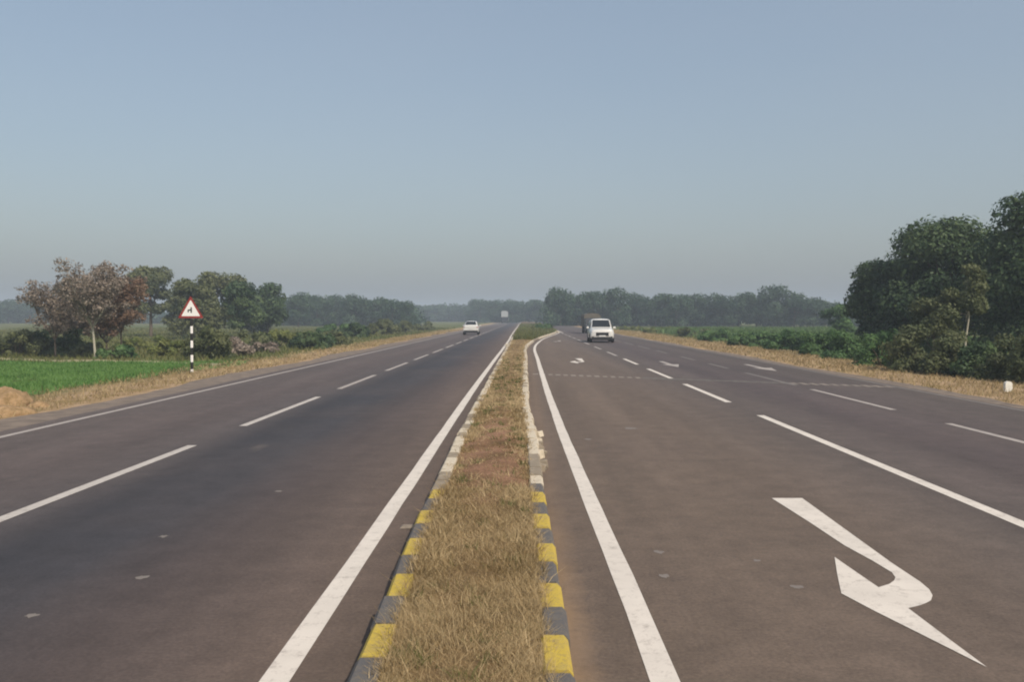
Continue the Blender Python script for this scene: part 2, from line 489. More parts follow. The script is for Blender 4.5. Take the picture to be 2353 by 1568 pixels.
# U-turn arrow
AZ = [(300, 213), (525, 213), (860, 456), (1190, 695), (1400, 835), (1465, 890), (1490, 935), (1478, 972), (1440, 993), (1400, 1008), (1310, 1030), (1600, 1250), (1895, 1470), (1300, 1170), (1060, 1050), (815, 920), (785, 780), (765, 650), (930, 765), (1090, 875), (1170, 850), (1205, 825), (1215, 802), (1190, 765), (1050, 680), (840, 565), (570, 385)]
arrow_w = [P(1680 + .3107 * a, 1080 + .3107 * b) for a, b in AZ]
def arrow(dx, dy, mat, pts=arrow_w, name="turn_arrow"):
    mb = MB()
    from mathutils.geometry import tessellate_polygon
    pv = [Vector((p.x + dx, p.y + dy, 0.004)) for p in pts]
    tri = tessellate_polygon([pv])
    fs = []
    for a, b, c in tri:
        ar = (pv[b] - pv[a]).cross(pv[c] - pv[a]).z
        fs.append((a, b, c) if ar > 0 else (c, b, a))
    mb.add(pv, fs)
    return struct(name, mb.mesh(name), mat)
arrow(0, 0, M_PAINT)
ac = sum((p for p in arrow_w), Vector()) / len(arrow_w)
arrow(P(1330, 831).x - ac.x, P(1330, 831).y - ac.y, M_PAINT)
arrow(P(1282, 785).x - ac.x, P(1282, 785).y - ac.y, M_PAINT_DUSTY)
def straight_arrow(x, y0, L, mat):
    s = [(-.1, L), (.1, L), (.1, 2.0), (.36, 2.0), (0, 0), (-.36, 2.0), (-.1, 2.0)]
    pts = [Vector((x + a, y0 + b, 0)) for a, b in s]
    arrow(0, 0, mat, pts, "lane_arrow")
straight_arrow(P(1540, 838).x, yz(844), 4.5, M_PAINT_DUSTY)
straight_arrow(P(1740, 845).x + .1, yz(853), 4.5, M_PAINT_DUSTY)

# ------------------------------------------------------------------ median: kerbs, soil, dry grass
kl = smooth_line([(-0.80, 1), (-0.86, 4.6), (-0.93, 7), (-0.97, 9.5), (-1.02, 14), (-1.04, 22), (-1.06, 32), (-1.08, 60), (-1.1, 90), (-1.15, 400)], 0.25)
kr = smooth_line([(0.27, 1), (0.25, 4.6), (0.235, 6.5), (0.22, 8), (0.20, 11), (0.18, 14), (0.10, 18), (0.10, 24), (0.12, 40), (0.14, 52), (0.5, 64), (1.5, 80), (4.1, 112), (4.35, 140), (4.4, 400)], 0.25)
def along(line):
    s = [0.0]
    for a, b in zip(line, line[1:]): s.append(s[-1] + (b - a).length)
    return np.array(s)
def kerb(line, side, y_first, colours, seed):
    """blocks 0.5 m long laid along the line; side = +1: body lies to the right of travel, -1 left"""
    r = random.Random(seed)
    mb = MB()
    L = along(line); xs_ = np.array([p.x for p in line]); ys_ = np.array([p.y for p in line])
    def pt(s): return Vector((np.interp(s, L, xs_), np.interp(s, L, ys_)))
    s0 = float(np.interp(y_first, ys_, L))
    k0 = -int((s0 - 0.6) / 0.5)
    s = s0 + k0 * 0.5; k = k0
    W = 0.15; Hk = 0.15
    while s < L[-1] - 0.6 and pt(s).y < 260:
        far = pt(s).y > 60
        ln = 0.5 if not far else 4.0
        a = pt(s + 0.008); b = pt(s + ln - 0.008)
        t = (b - a).normalized(); nrm = Vector((t.y, -t.x)) * side
        h = Hk + (r.uniform(-.008, .008) if not far else 0)
        jit = r.uniform(-.008, .008) if pt(s).y < 12 else r.uniform(-.02, .02)
        cm = colours(k, a.y, r)
        prof = [(0.0, -0.02), (0.0, h - 0.03), (0.025, h), (W - 0.012, h), (W, h - 0.012), (W, -0.02)]   # 0 = road face
        vs = []
        for q, dj in ((a, 0), (b, r.uniform(-.006, .006))):
            for u, z in prof:
                c = q + nrm * (u + jit + dj)
                vs.append((c.x, c.y, z))
        n = len(prof)
        fs = [(i, i + 1, n + i + 1, n + i) for i in range(n - 1)] + [tuple(range(n)), tuple(range(2 * n - 1, n - 1, -1))]
        if side > 0: fs = [f[::-1] for f in fs]
        mb.add(vs, fs, cm)
        if side < 0 and 10.4 < a.y < 14.2 and r.random() < .8:            # broken kerb stones lying against the road face
            for q in range(2):
                cc = pt(s + .12 + q * .25) - nrm * r.uniform(-.02, .05)
                bm_ = MB(); bm_.box((cc.x, cc.y, r.uniform(.02, .05)), (r.uniform(.10, .17), r.uniform(.14, .22), r.uniform(.08, .13)), ch=.012, rot=Euler((r.uniform(-.25, .25), r.uniform(-.3, .3), r.uniform(-.5, .5))))
                mb.add(bm_.v, bm_.f, 2 if r.random() < .45 else 3)
        s += ln; k += 1 if not far else 8
    me = mb.mesh("kerb")
    return struct("kerb", me, [M_KY, M_KB, M_KW, M_KG])
def col_left(k, y, r):
    if y < 8.6: return 0 if k % 2 == 0 else 1
    if y < 9.7: return 3
    return 2 if r.random() < 0.75 else 3
def col_right(k, y, r):
    if y < 9.2: return 0 if k % 2 == 0 else 1
    return 2 if r.random() < 0.85 else 3
kerb(kl, 1, 4.50, col_left, 1)
kerb(kr, -1, 4.33, col_right, 2)

def line_x(line):
    ys_ = np.array([p.y for p in line]); xs_ = np.array([p.x for p in line])
    return lambda y: np.interp(y, ys_, xs_)
KL = line_x(kl); KR = line_x(kr)
# soil bed
nys = np.concatenate([np.arange(1, 60, 0.35), np.arange(60, 400, 4)])
nu = 9
vv = []
for y in nys:
    a = KL(y) + 0.14; b = KR(y) - 0.14
    for i in range(nu):
        u = i / (nu - 1); x = a + (b - a) * u
        hump = math.sin(math.pi * u)
        vv.append((x, y, 0.11 + hump * 0.05 + hump * 0.02 * float(vnoise(x, y, 4.0, 9))))
vv = np.array(vv); n = len(nys)
ii = (np.arange(n - 1)[:, None] * nu + np.arange(nu - 1)[None, :]).ravel()
struct("median_soil", np_mesh("median_soil", vv, np.stack([ii, ii + 1, ii + 1 + nu, ii + nu], 1), smooth=True), M_SOIL)

def blades(name, px, py, pz, h, w, mat, label, cat=None, lean=0.6, seed=1, tint=None):
    r = np.random.default_rng(seed); n = len(px)
    az = r.uniform(0, 2 * np.pi, n); ln = r.uniform(0.1, lean, n) * h
    dx, dy = np.cos(az) * ln, np.sin(az) * ln
    wa = r.uniform(0, 2 * np.pi, n)
    wx, wy = np.cos(wa) * w / 2, np.sin(wa) * w / 2
    b1 = np.stack([px - wx, py - wy, pz], 1); b2 = np.stack([px + wx, py + wy, pz], 1)
    m1 = np.stack([px + dx * .35 - wx * .8, py + dy * .35 - wy * .8, pz + h * .55], 1)
    m2 = np.stack([px + dx * .35 + wx * .8, py + dy * .35 + wy * .8, pz + h * .55], 1)
    t1 = np.stack([px + dx - wx * .15, py + dy - wy * .15, pz + h], 1); t2 = np.stack([px + dx + wx * .15, py + dy + wy * .15, pz + h], 1)
    V = np.stack([b1, b2, m1, m2, t1, t2], 1).reshape(-1, 3)
    i = np.arange(n)[:, None] * 6
    Fc = np.concatenate([i + np.array([[0, 1, 3, 2]]), i + np.array([[2, 3, 5, 4]])], 0)
    tt = r.uniform(0, 1, n) if tint is None else tint
    me = np_mesh(name, V, Fc, tint=np.repeat(tt, 6))
    o = link(name, me, mat)
    tag(o, label, cat or "grass", kind="stuff")
    return o
# tufts in the median
def median_points(y0, y1, n_tufts, per, spread, seed, bare=True, dense=False):
    r = np.random.default_rng(seed)
    ty = r.uniform(y0, y1, n_tufts); u = r.uniform(0, 1, n_tufts)
    tx = KL(ty) + 0.12 + (KR(ty) - KL(ty) - 0.24) * u
    if bare:
        dens = 0.5 + 0.9 * vnoise(tx * 1.0, ty, 1.7, 21)
        patch = np.exp(-((ty - 11.3 + 0.9 * (u - .5) + 0.5 * vnoise(tx * 2, ty, 2.2, 5)) / 3.0) ** 2)          # thin reddish stretch ahead
        keep = r.uniform(0, 1, n_tufts) < np.clip(dens + 0.55 + np.clip((9.5 - ty) / 3, 0, .6), 0.3, 1) * (1 - 0.72 * patch)
        tx, ty = tx[keep], ty[keep]
    k = len(tx)
    th = np.repeat(r.uniform(0.35, 1.0, k) + (r.uniform(0, 1, k) < .12) * r.uniform(.3, .9, k), per); tc = np.repeat(r.uniform(0, 1, k), per)
    px = np.repeat(tx, per) + r.normal(0, spread, k * per); py = np.repeat(ty, per) + r.normal(0, spread, k * per)
    px = np.clip(px, KL(py) + 0.10, KR(py) - 0.10)
    return px, py, th, np.clip(tc * 0.6 + 0.12 * vnoise(px * 1.5, py, 3.1, 77) + r.uniform(0, 0.5, k * per), 0, 1)
A = [median_points(3.0, 9, 10500, 16, 0.035, 31), median_points(9, 20, 8500, 12, 0.045, 32), median_points(20, 45, 5000, 9, 0.08, 33), median_points(45, 70, 2500, 8, 0.1, 34)]
px = np.concatenate([a[0] for a in A]); py = np.concatenate([a[1] for a in A]); th = np.concatenate([a[2] for a in A]); tc = np.concatenate([a[3] for a in A])
r_ = np.random.default_rng(3)
hh = th * r_.uniform(0.03, 0.085, len(px)) * np.where(py < 9, 1.0, 0.8)
ww = np.clip(0.0045 * (py / 6.0), 0.004, 0.03)
blades("dry_grass", px, py, np.full(len(px), 0.115), hh, ww, M_DRY, "dry straw coloured grass filling the kerbed median", lean=1.4, tint=tc)
r_ = np.random.default_rng(23); nt_ = 260; per_ = 22
ty_ = 4 + 36 * r_.uniform(0, 1, nt_) ** 1.8; tx_ = KL(ty_) + .2 + (KR(ty_) - KL(ty_) - .4) * r_.uniform(0, 1, nt_)
px = np.repeat(tx_, per_) + r_.normal(0, .035, nt_ * per_); py = np.repeat(ty_, per_) + r_.normal(0, .035, nt_ * per_)
blades("weeds", px, py, np.full(len(px), .12), np.repeat(r_.uniform(.4, 1.0, nt_), per_) * r_.uniform(.04, .11, len(px)), np.clip(.006 * py / 6, .005, .03), M_WILD, "small olive green weeds scattered among the dry median grass", lean=1.2, seed=24)
# green growth on the widened part of the median
r_ = np.random.default_rng(4); n = 14000
py = r_.uniform(70, 220, n); px = KL(py) + 0.2 + (KR(py) - KL(py) - 0.4) * r_.uniform(0, 1, n)
blades("median_grass", px, py, np.full(n, .12), r_.uniform(.15, .45, n), np.full(n, .06), M_WILD, "olive green grass on the far wide part of the median", lean=0.9, seed=5)
# verges
def scatter_side(side, n, y0, y1, a, b, seed):
    r = np.random.default_rng(seed)
    y = y0 + (y1 - y0) * r.uniform(0, 1, n) ** 1.6
    x = r.uniform(a, b, n)
    k = vnoise(x * .7, y * .45, .6, 40 + side) + r.normal(0, 0.7, n) > -0.1
    x, y = x[k], y[k]
    return x, y
x1, y1_ = scatter_side(0, 26000, 12, 140, -13.4, -9.9, 51)
x2, y2_ = scatter_side(1, 42000, 14, 140, 10.9, 16.6, 52)
px = np.concatenate([x1, x2]); py = np.concatenate([y1_, y2_])
r_ = np.random.default_rng(6)
blades("verge_grass", px, py, ground_height(px, py) - .01, r_.uniform(.04, .15, len(px)), np.clip(py * 0.0009, .012, .06), M_VERGE_GRASS, "dry tan grass scattered along both earth verges", lean=1.3, seed=8)
# wild grass beyond the verges
r_ = np.random.default_rng(9); n = 70000
py = 20 + 150 * r_.uniform(0, 1, n) ** 1.4
sgn = r_.uniform(0, 1, n) < 0.6
px = np.where(sgn, -r_.uniform(12.6, 20 + py * 0.45, n), r_.uniform(15.6, 22 + py * 0.4, n))
def in_field(x, y): return (x < -12.9) & (x > -42) & (y < 39.5) & (y > 10)
k = ~in_field(px, py); px, py = px[k], py[k]
blades("wild_grass", px, py, ground_height(px, py) - .01, r_.uniform(.08, .3, len(px)), np.clip(py * 0.0011, .02, .12), M_WILD, "olive wild grass beyond the verges on both sides", lean=1.0, seed=10)
# green field on the left
fy = np.arange(8, 40.2, 0.8)
fl = [(-46, y) for y in fy]; fr = [(-13.0 + 0.35 * math.sin(y * .9) + (0.9 if y > 33 else 0) - max(0, 22 - y) * .1, y) for y in fy]
me = MB(); nn = len(fl); cols = 30
fv = []
for a, b in zip(fl, fr):
    for i in range(cols):
        x = a[0] + (b[0] - a[0]) * i / (cols - 1); fv.append((x, a[1], float(ground_height(np.array(x), np.array(a[1]))) + 0.012))
fv = np.array(fv); ii = (np.arange(nn - 1)[:, None] * cols + np.arange(cols - 1)[None, :]).ravel()
struct("field", np_mesh("field", fv, np.stack([ii, ii + 1, ii + 1 + cols, ii + cols], 1), smooth=True), M_FIELD)
r_ = np.random.default_rng(11); n = 90000
py = r_.uniform(10, 40, n); px = r_.uniform(-40, -13.2, n)
py = np.round(py / 0.28) * 0.28 + r_.normal(0, .05, n)
blades("crop", px, py, ground_height(px, py), r_.uniform(.05, .13, n), np.full(n, .03), M_CROP, "bright green young crop in the field left of the road", "crop", lean=0.7, seed=12)
r_ = np.random.default_rng(13); n = 60000
py = r_.uniform(46, 130, n); px = 16.8 + (py * .1) * r_.uniform(0, 1, n) * 2.2 + r_.uniform(0, 3, n)
hgt_ = r_.uniform(.35, .8, n) * (1 + .3 * vnoise(px, py, .5, 61))
blades("tall_crop", px, py, ground_height(px, py), hgt_, np.full(n, .10), M_TALL, "low green crop strip beyond the right verge", "crop", lean=0.7, seed=14)
# dusty spots on the road
dr = random.Random(12)
for k_, (xp, yp, wd) in enumerate([(328, 1328, .14), (376, 1234, .12), (72, 1416, .12), (1516, 1270, .13), (1526, 1325, .13), (1350, 1010, .2), (1740, 1290, .1), (1830, 1350, .12), (640, 1130, .12), (1450, 985, .3), (905, 1150, .1)]):
    c_ = P(xp, yp); pts_ = []
    for q_ in range(14):
        t_ = q_ / 14 * 2 * math.pi; k2 = dr.uniform(.55, 1.25)
        pts_.append(Vector((c_.x + math.cos(t_) * wd * .34 * k2, c_.y + math.sin(t_) * wd * .4 * k2, 0)))
    arrow(0, 0, M_DUST, pts_, "dust_patch").location.z = -.002
# pale side track meeting the road by the warning sign
tr = smooth_line([(-30, 43.5), (-18.5, 40.4), (-14, 38.0), (-12.6, 36.8)], 0.5)
a = offset_line(tr, -.32); b = offset_line(tr, .32)
mb = MB()
vs = []
for p in a: vs.append((p.x, p.y, float(ground_height(np.array(p.x), np.array(p.y))) + .0))
for p, c in zip(a, b): vs.append(((p.x + c.x) / 2, (p.y + c.y) / 2, float(ground_height(np.array(p.x), np.array(p.y))) + .07))
for p in b: vs.append((p.x, p.y, float(ground_height(np.array(p.x), np.array(p.y))) + .0))
n = len(a)
mb.add(vs, [(i, n + i, n + i + 1, i + 1) for i in range(n - 1)] + [(n + i, 2 * n + i, 2 * n + i + 1, n + i + 1) for i in range(n - 1)], smooth=True)
struct("path", mb.mesh("path"), M_PATH)

# ------------------------------------------------------------------ plants
def leaf_cloud(cent, rad, n, size, seed, flat=0.75, inner=0.35):
    """n leaf-like quads in clumps; cent (k,3), rad (k,)"""
    r = np.random.default_rng(seed)
    k = len(cent)
    pr = rad ** 2; pr = pr / pr.sum()
    idx = r.choice(k, n, p=pr)
    d = r.normal(0, 1, (n, 3)); d /= np.linalg.norm(d, axis=1)[:, None]
    t = inner + (1 - inner) * r.uniform(0, 1, n) ** 0.5
    t = t * r.uniform(0.9, 1.1, n)
    pos = cent[idx] + d * (rad[idx] * t)[:, None] * np.array([1, 1, flat])
    nrm = d + r.normal(0, 0.55, (n, 3)) + np.array([0, 0, 0.35]); nrm /= np.linalg.norm(nrm, axis=1)[:, None]
    a = np.cross(nrm, r.normal(0, 1, (n, 3))); a /= np.linalg.norm(a, axis=1)[:, None]
    b = np.cross(nrm, a)
    s = size * r.uniform(0.55, 1.3, n)
    a = a * s[:, None]; b = b * (s * 0.55)[:, None]
    V = np.stack([pos - a, pos - b * 1.0, pos + a, pos + b], 1).reshape(-1, 3)
    Fc = (np.arange(n)[:, None] * 4 + np.arange(4)[None, :])
    tint = np.clip(r.uniform(-.15, .85, k)[idx] * 0.8 + r.uniform(0, 0.4, n), 0, 1)
    return V, Fc, np.repeat(tint, 4)
def crown_clumps(w, h, base, k, seed, lop=0.25, cr=0.30):
    """clump centres filling an uneven crown: width w, top at h, bottom at base"""
    r = np.random.default_rng(seed)
    ch = h - base
    out = []; rad = []
    for i in range(k):
        v = r.uniform(0, 1)
        z = base + ch * (0.08 + 0.84 * v)
        prof = math.sin(math.pi * min(1, (0.12 + 0.80 * v)) ** 0.85) ** 0.6
        a = r.uniform(0, 2 * math.pi); q = r.uniform(0.35, 1) ** 0.6
        rr_ = w / 2 * prof * q * (1 + lop * math.sin(a * 2 + seed) + r.uniform(-.1, .1)) * 0.78
        c = cr * min(w, ch) * r.uniform(0.6, 1.15) * 0.8
        out.append((math.cos(a) * rr_, math.sin(a) * rr_, min(z, h - c * 0.75))); rad.append(c)
    return np.array(out), np.array(rad)
def trunk_mb(h, base, r0, cents, seed, limbs=7, lean=0.0):
    r = random.Random(seed)
    mb = MB()
    mid = base + (h - base) * 0.35
    pts = [(0, 0, -0.15), (r.uniform(-.05, .05) + lean * .3, 0, mid * .35), (r.uniform(-.1, .1) + lean * .7, r.uniform(-.1, .1), mid * .7), (lean, 0, mid), (lean * 1.1, r.uniform(-.2, .2), base + (h - base) * 0.75)]
    mb.tube(pts, [r0 * 1.25, r0, r0 * .8, r0 * .6, r0 * .15], 8)
    idx = list(range(len(cents))); r.shuffle(idx)
    for i in idx[:limbs]:
        c = cents[i]; z0 = base * 0.8 + (mid - base * 0.8) * r.random()
        s = Vector((lean * z0 / mid, 0, z0)); e = Vector(c)
        m = (s + e) / 2 + Vector((0, 0, -.1 * (h - base)))* r.random()
        mb.tube([s, m, e], [r0 * .45, r0 * .3, r0 * .08], 6)
    return mb
def tree(name, label, x, y, h, w, base, fol, bark, n=9000, leaf=0.11, k=26, seed=1, group=None, r0=None, lean=0.0, limbs=7, cat="tree", cr=0.30, inner=0.35):
    root = empty(name, (x, y, float(ground_height(np.array(x), np.array(y)))))
    tag(root, label, cat, group)
    c, rd = crown_clumps(w, h, base, k, seed, cr=cr)
    c[:, 0] += lean
    V, Fc, T = leaf_cloud(c, rd, n, leaf, seed + 100, inner=inner)
    link("crown", np_mesh("crown", V, Fc, T), fol, root)
    trunk_mb(h, base, r0 or h * 0.022, c, seed, limbs, lean).build("trunk", bark, root)
    return root
def twig_tree(name, label, x, y, h, w, fol, bark, seed, leaves, leaf=0.07, n_br=60, r0=0.06, base=0.9, lean=0.0):
    """thinly leaved tree: fans of fine rising twigs"""
    r = random.Random(seed)
    root = empty(name, (x, y, float(ground_height(np.array(x), np.array(y))))); tag(root, label, "tree")
    mb = MB(); tips = []
    fork = Vector((lean * .5, 0, base))
    mb.tube([(0, 0, -.1), (lean * .25, 0.02, base * .5), fork], [r0 * 1.2, r0, r0 * .85], 8)
    mains = []
    for i in range(7):
        a = i * 0.9 + r.random(); q = w * .5 * r.uniform(.25, .9)
        e = Vector((lean + math.cos(a) * q, math.sin(a) * q, h * r.uniform(.68, .98)))
        m = fork.lerp(e, .45) + Vector((math.cos(a), math.sin(a), 0)) * w * .06
        mb.tube([fork, m, e], [r0 * .6, r0 * .35, r0 * .1], 6); mains.append((fork, m, e))
    for i in range(n_br):
        f, m, e = r.choice(mains); t = r.uniform(.15, 1)
        s = m.lerp(e, t) if r.random() < .7 else f.lerp(m, max(t, .4))
        d = Vector((r.gauss(0, 1), r.gauss(0, 1), r.uniform(-.1, 1.3))).normalized() * w * r.uniform(.12, .3)
        e2 = s + d + Vector((0, 0, .1))
        e2.z = min(e2.z, h)
        mb.tube([s, s.lerp(e2, .5) + Vector((r.uniform(-.05, .05), r.uniform(-.05, .05), .03)), e2], [r0 * .2, r0 * .12, r0 * .05], 4, cap=False)
        tips += [s.lerp(e2, .5), e2]
        for q in range(2):
            e3 = e2 + Vector((r.gauss(0, 1), r.gauss(0, 1), r.uniform(0, 1.2))).normalized() * w * .09
            mb.tube([e2, e3], [r0 * .07, r0 * .04], 3, cap=False); tips.append(e3)
    c = np.array([tuple(t) for t in tips]); rd = np.full(len(c), w * 0.075)
    V, Fc, T = leaf_cloud(c, rd, leaves, leaf, seed, inner=0.0)
    link("crown", np_mesh("crown", V, Fc, T), fol, root)
    mb.build("trunk", bark, root)
    return root
def shrub(label, x, y, h, w, fol, seed, n=3500, leaf=0.06, name="shrub", group=None, depth=0.8):
    r = np.random.default_rng(seed)
    k = 24
    c = np.stack([r.uniform(-.5, .5, k) * w * .95, r.uniform(-.5, .5, k) * w * .8 * depth, r.uniform(.0, .85, k) * h], 1)
    c[:, 2] *= 1 - 0.55 * (np.abs(c[:, 0]) / (w * .5)) ** 2
    rd = r.uniform(.10, .26, k) * min(w, h * 1.5)
    c[:, 2] = np.minimum(c[:, 2], h - rd * .7)
    V, Fc, T = leaf_cloud(c, rd, n, leaf, seed + 50)
    V[:, 2] = np.abs(V[:, 2])
    root = empty(name, (x, y, float(ground_height(np.array(x), np.array(y))) - .02)); tag(root, label, "bush", group)
    link("foliage", np_mesh("foliage", V, Fc, T), fol, root)
    mb = MB(); rq = random.Random(seed)
    for i in range(6):
        e = c[i]; mb.tube([(e[0] * .2, e[1] * .2, -.05), (e[0] * .6, e[1] * .6, e[2] * .6), tuple(e)], [.03, .02, .008], 5)
    mb.build("stem", M_BARK, root)
    return root

# left side, near
def T(xp, Z, ty): return at(xp, Z), Z, top(ty, Z)
x, y, h = T(212, 44, 614)
twig_tree("thinly_leaved_tree", "tall thinly leaved reddish brown tree on a slender pale trunk at the field edge", x, y, h, 3.9, F_BROWN, M_PALEBARK, 61, 11000, .065, 110, .055, 1.5, lean=-.25)
x, y, h = T(272, 47, 640)
twig_tree("thinly_leaved_tree", "rust coloured round tree between the pale trunked tree and the tall olive tree", x, y, h, 3.1, F_RUST, M_BARK, 62, 12000, .065, 100, .05, 1.2)
x, y, h = T(118, 46, 648)
twig_tree("thinly_leaved_tree", "greyish half bare twiggy tree at the far left of the brown clump", x, y, h, 3.0, F_BROWN, M_BARK, 63, 7000, .06, 120, .05, .9)
x, y, h = T(165, 50, 668)
twig_tree("thinly_leaved_tree", "low brown thicket like tree filling the middle of the brown clump", x, y, h, 3.6, F_BROWN, M_BARK, 69, 9000, .065, 110, .05, .6)
x, y, h = T(238, 52, 690)
twig_tree("thinly_leaved_tree", "low brownish tree behind the two pale and rusty trees", x, y, h, 3.2, F_RUST, M_BARK, 70, 9000, .065, 110, .05, .5)
x, y, h = T(342, 92, 609)
tree("broadleaf_tree", "tall olive tree with a bare trunk behind the rusty tree", x, y, h, 5.2, 2.4, F_OLIVE, M_BARK, 10000, .16, 30, 64, cr=.26)
x, y, h = T(440, 80, 636)
tree("broadleaf_tree", "dark olive tree directly behind the triangular warning sign", x, y, h, 5.0, .8, F_OLIVE, M_BARK, 8000, .15, 26, 65)
x, y, h = T(497, 90, 620)
tree("broadleaf_tree", "broad domed dark tree just right of the triangular warning sign", x, y, h, 7.0, .8, F_OLIVE, M_BARK, 10000, .17, 30, 66)
x, y, h = T(553, 84, 641)
tree("broadleaf_tree", "smaller dark tree between the domed tree and the pale post", x, y, h, 4.0, .8, F_DARK, M_BARK, 7000, .15, 22, 67)
x, y, h = T(613, 104, 646)
tree("broadleaf_tree", "round dark green tree standing behind the pale concrete post", x, y, h, 5.2, 1.0, F_DARK, M_BARK, 9000, .17, 26, 68)
x, y, h = T(412, 98, 662)
tree("broadleaf_tree", "low olive tree between the tall bare trunked tree and the warning sign", x, y, h, 4.2, .4, F_OLIVE, M_BARK, 6000, .17, 22, 78)
x, y, h = T(582, 112, 668)
tree("broadleaf_tree", "low dark tree filling the gap left of the pale concrete post", x, y, h, 4.4, .4, F_OLIVE, M_BARK, 6000, .18, 22, 79)
# right side, near
x, y, h = T(2175, 47, 494)
tree("large_broadleaf_tree", "big dark domed tree, the middle one of the clump right of the road", x, y, h, 6.2, .9, F_DARK, M_BARK, 30000, .11, 46, 71, r0=.2)
x, y, h = T(2045, 50, 588)
tree("large_broadleaf_tree", "lower dark tree forming the left shoulder of the clump right of the road", x, y, h, 4.6, .7, F_DARK, M_BARK, 22000, .11, 34, 72, r0=.16)
x, y, h = T(2395, 41, 432)
tree("large_broadleaf_tree", "tallest dark tree, cut by the right edge of the photo", x, y, h, 6.6, .9, F_DARK, M_BARK, 32000, .11, 50, 73, r0=.2)
x, y, h = T(2285, 52, 522)
tree("large_broadleaf_tree", "dark tree filling the dip between the domed tree and the tallest tree", x, y, h, 5.0, .8, F_DARK, M_BARK, 20000, .12, 34, 74, r0=.16)
x, y, h = T(2140, 36, 672)
tree("small_tree", "small brownish olive tree in front of the big dark domed tree", x, y, h, 2.5, .8, F_OLIVE, M_BARK, 5500, .07, 18, 75, r0=.05)
x, y, h = T(2212, 35.5, 600)
tree("small_tree", "slender olive tree with a straight pale trunk before the dark clump", x, y, h, 1.9, 2.3, F_OLIVE, M_PALEBARK, 4200, .07, 12, 76, r0=.045)
x, y, h = T(1925, 82, 696)
tree("small_tree", "small dark green tree at the left foot of the dark clump", x, y, h, 2.8, .6, F_GREEN, M_BARK, 5000, .11, 16, 77, r0=.08)

# shrubs: column, base row, width in picture units, top row
SH = [
 (30, 815, 130, 752, F_OLIVE, "olive bush at the left edge behind the green field"),
 (132, 812, 110, 718, F_DARK, "dark bush under the half bare twiggy tree"),
 (200, 816, 70, 775, F_OLIVE, "small olive bush between the pale trunk and the dark bush"),
 (258, 819, 80, 782, F_GREEN, "low green bush at the foot of the rusty tree"),
 (330, 800, 130, 766, F_YELL, "wide yellow green bush between the rusty tree and the sign"),
 (395, 812, 90, 772, F_YELL, "small yellow green bush just left of the sign post"),
 (468, 822, 100, 735, F_OLIVE, "tall grey green bush directly behind the sign post"),
 (530, 815, 80, 770, F_BROWN, "brown dry bush right of the sign post"),
 (560, 800, 110, 752, F_OLIVE, "olive bush behind the brown dry bush"),
 (600, 806, 80, 780, F_BROWN, "low brown bush beside the verge, right of the brown dry bush"),
 (635, 795, 110, 750, F_YELL, "light green bush below the pale concrete post"),
 (708, 798, 84, 746, F_DARK, "dark bush, the larger of the two dark ones beside the left verge"),
 (762, 790, 70, 750, F_OLIVE, "grey green bush touching the larger dark bush on its right"),
 (770, 768, 90, 735, F_GREEN, "hazy green bush behind the two dark bushes of the left verge"),
 (812, 774, 60, 738, F_DARK, "smaller dark bush beside the left verge, farther off"),
 (875, 768, 90, 732, F_OLIVE, "hazy olive bush before the distant trees on the left"),
 (930, 762, 60, 734, F_OLIVE, "last olive bush before the white car on the left"),
 (975, 758, 46, 736, F_OLIVE, "small olive bush nearest the white car on the left carriageway"),
 (1455, 757, 60, 745, F_YELL, "small yellow green bush just right of the white people carrier"),
 (1525, 764, 90, 747, F_YELL, "low yellow green bush beside the far part of the right verge"),
 (1590, 772, 80, 748, F_OLIVE, "low olive bush between the yellow green bush and the green row"),
 (1655, 782, 100, 752, F_GREEN, "low bright green bush, leftmost of the right hand row"),
 (1735, 793, 130, 756, F_GREEN, "bright green bush, second in the right hand row"),
 (1820, 802, 120, 752, F_GREEN, "mid green bush, third in the right hand row"),
 (1890, 812, 120, 748, F_GREEN, "green bush, fourth in the right hand row"),
 (1960, 822, 120, 740, F_GREEN, "green bush in front of the small dark green tree"),
 (2030, 838, 120, 748, F_GREEN, "green bush at the left foot of the dark tree clump"),
 (2095, 850, 125, 738, F_OLIVE, "olive bush below the small brownish tree, on its left"),
 (2165, 856, 110, 735, F_OLIVE, "olive bush beneath the small brownish tree"),
 (2235, 860, 100, 772, F_DARK, "dark low bush right of the straight pale trunk"),
 (2300, 866, 120, 742, F_OLIVE, "olive green bush above the white marker stone"),
 (2385, 874, 130, 736, F_OLIVE, "olive bush cut by the right edge of the photo"),
]
for i, (xp, by, wp, ty, fol, lab) in enumerate(SH):
    Z = HF / (by - 730.0)
    Zc = Z + wp / F * Z * .35
    w = wp / F * Zc
    shrub(lab, at(xp, Zc), Zc, max(.5, top(ty, Zc)), w, fol, 200 + i, n=int(2600 + 22 * w * 60), leaf=min(.16, .03 + Zc * .0011))
# shrubs on the wide far median
MS = [(1222, 116, 748, 46, "olive shrub at the left end of the median thicket"), (1252, 122, 741, 44, "rounded green shrub in the middle of the median thicket"), (1205, 112, 754, 26, "small olive shrub at the near tip of the median thicket"), (1238, 150, 741, 40, "green shrub at the back of the median thicket")]
for i, (xp, Z, ty, wp, lab) in enumerate(MS):
    shrub(lab, at(xp, Z), Z, top(ty, Z) , wp / F * Z, F_YELL if i != 1 else F_GREEN, 300 + i, n=3000, leaf=.12)

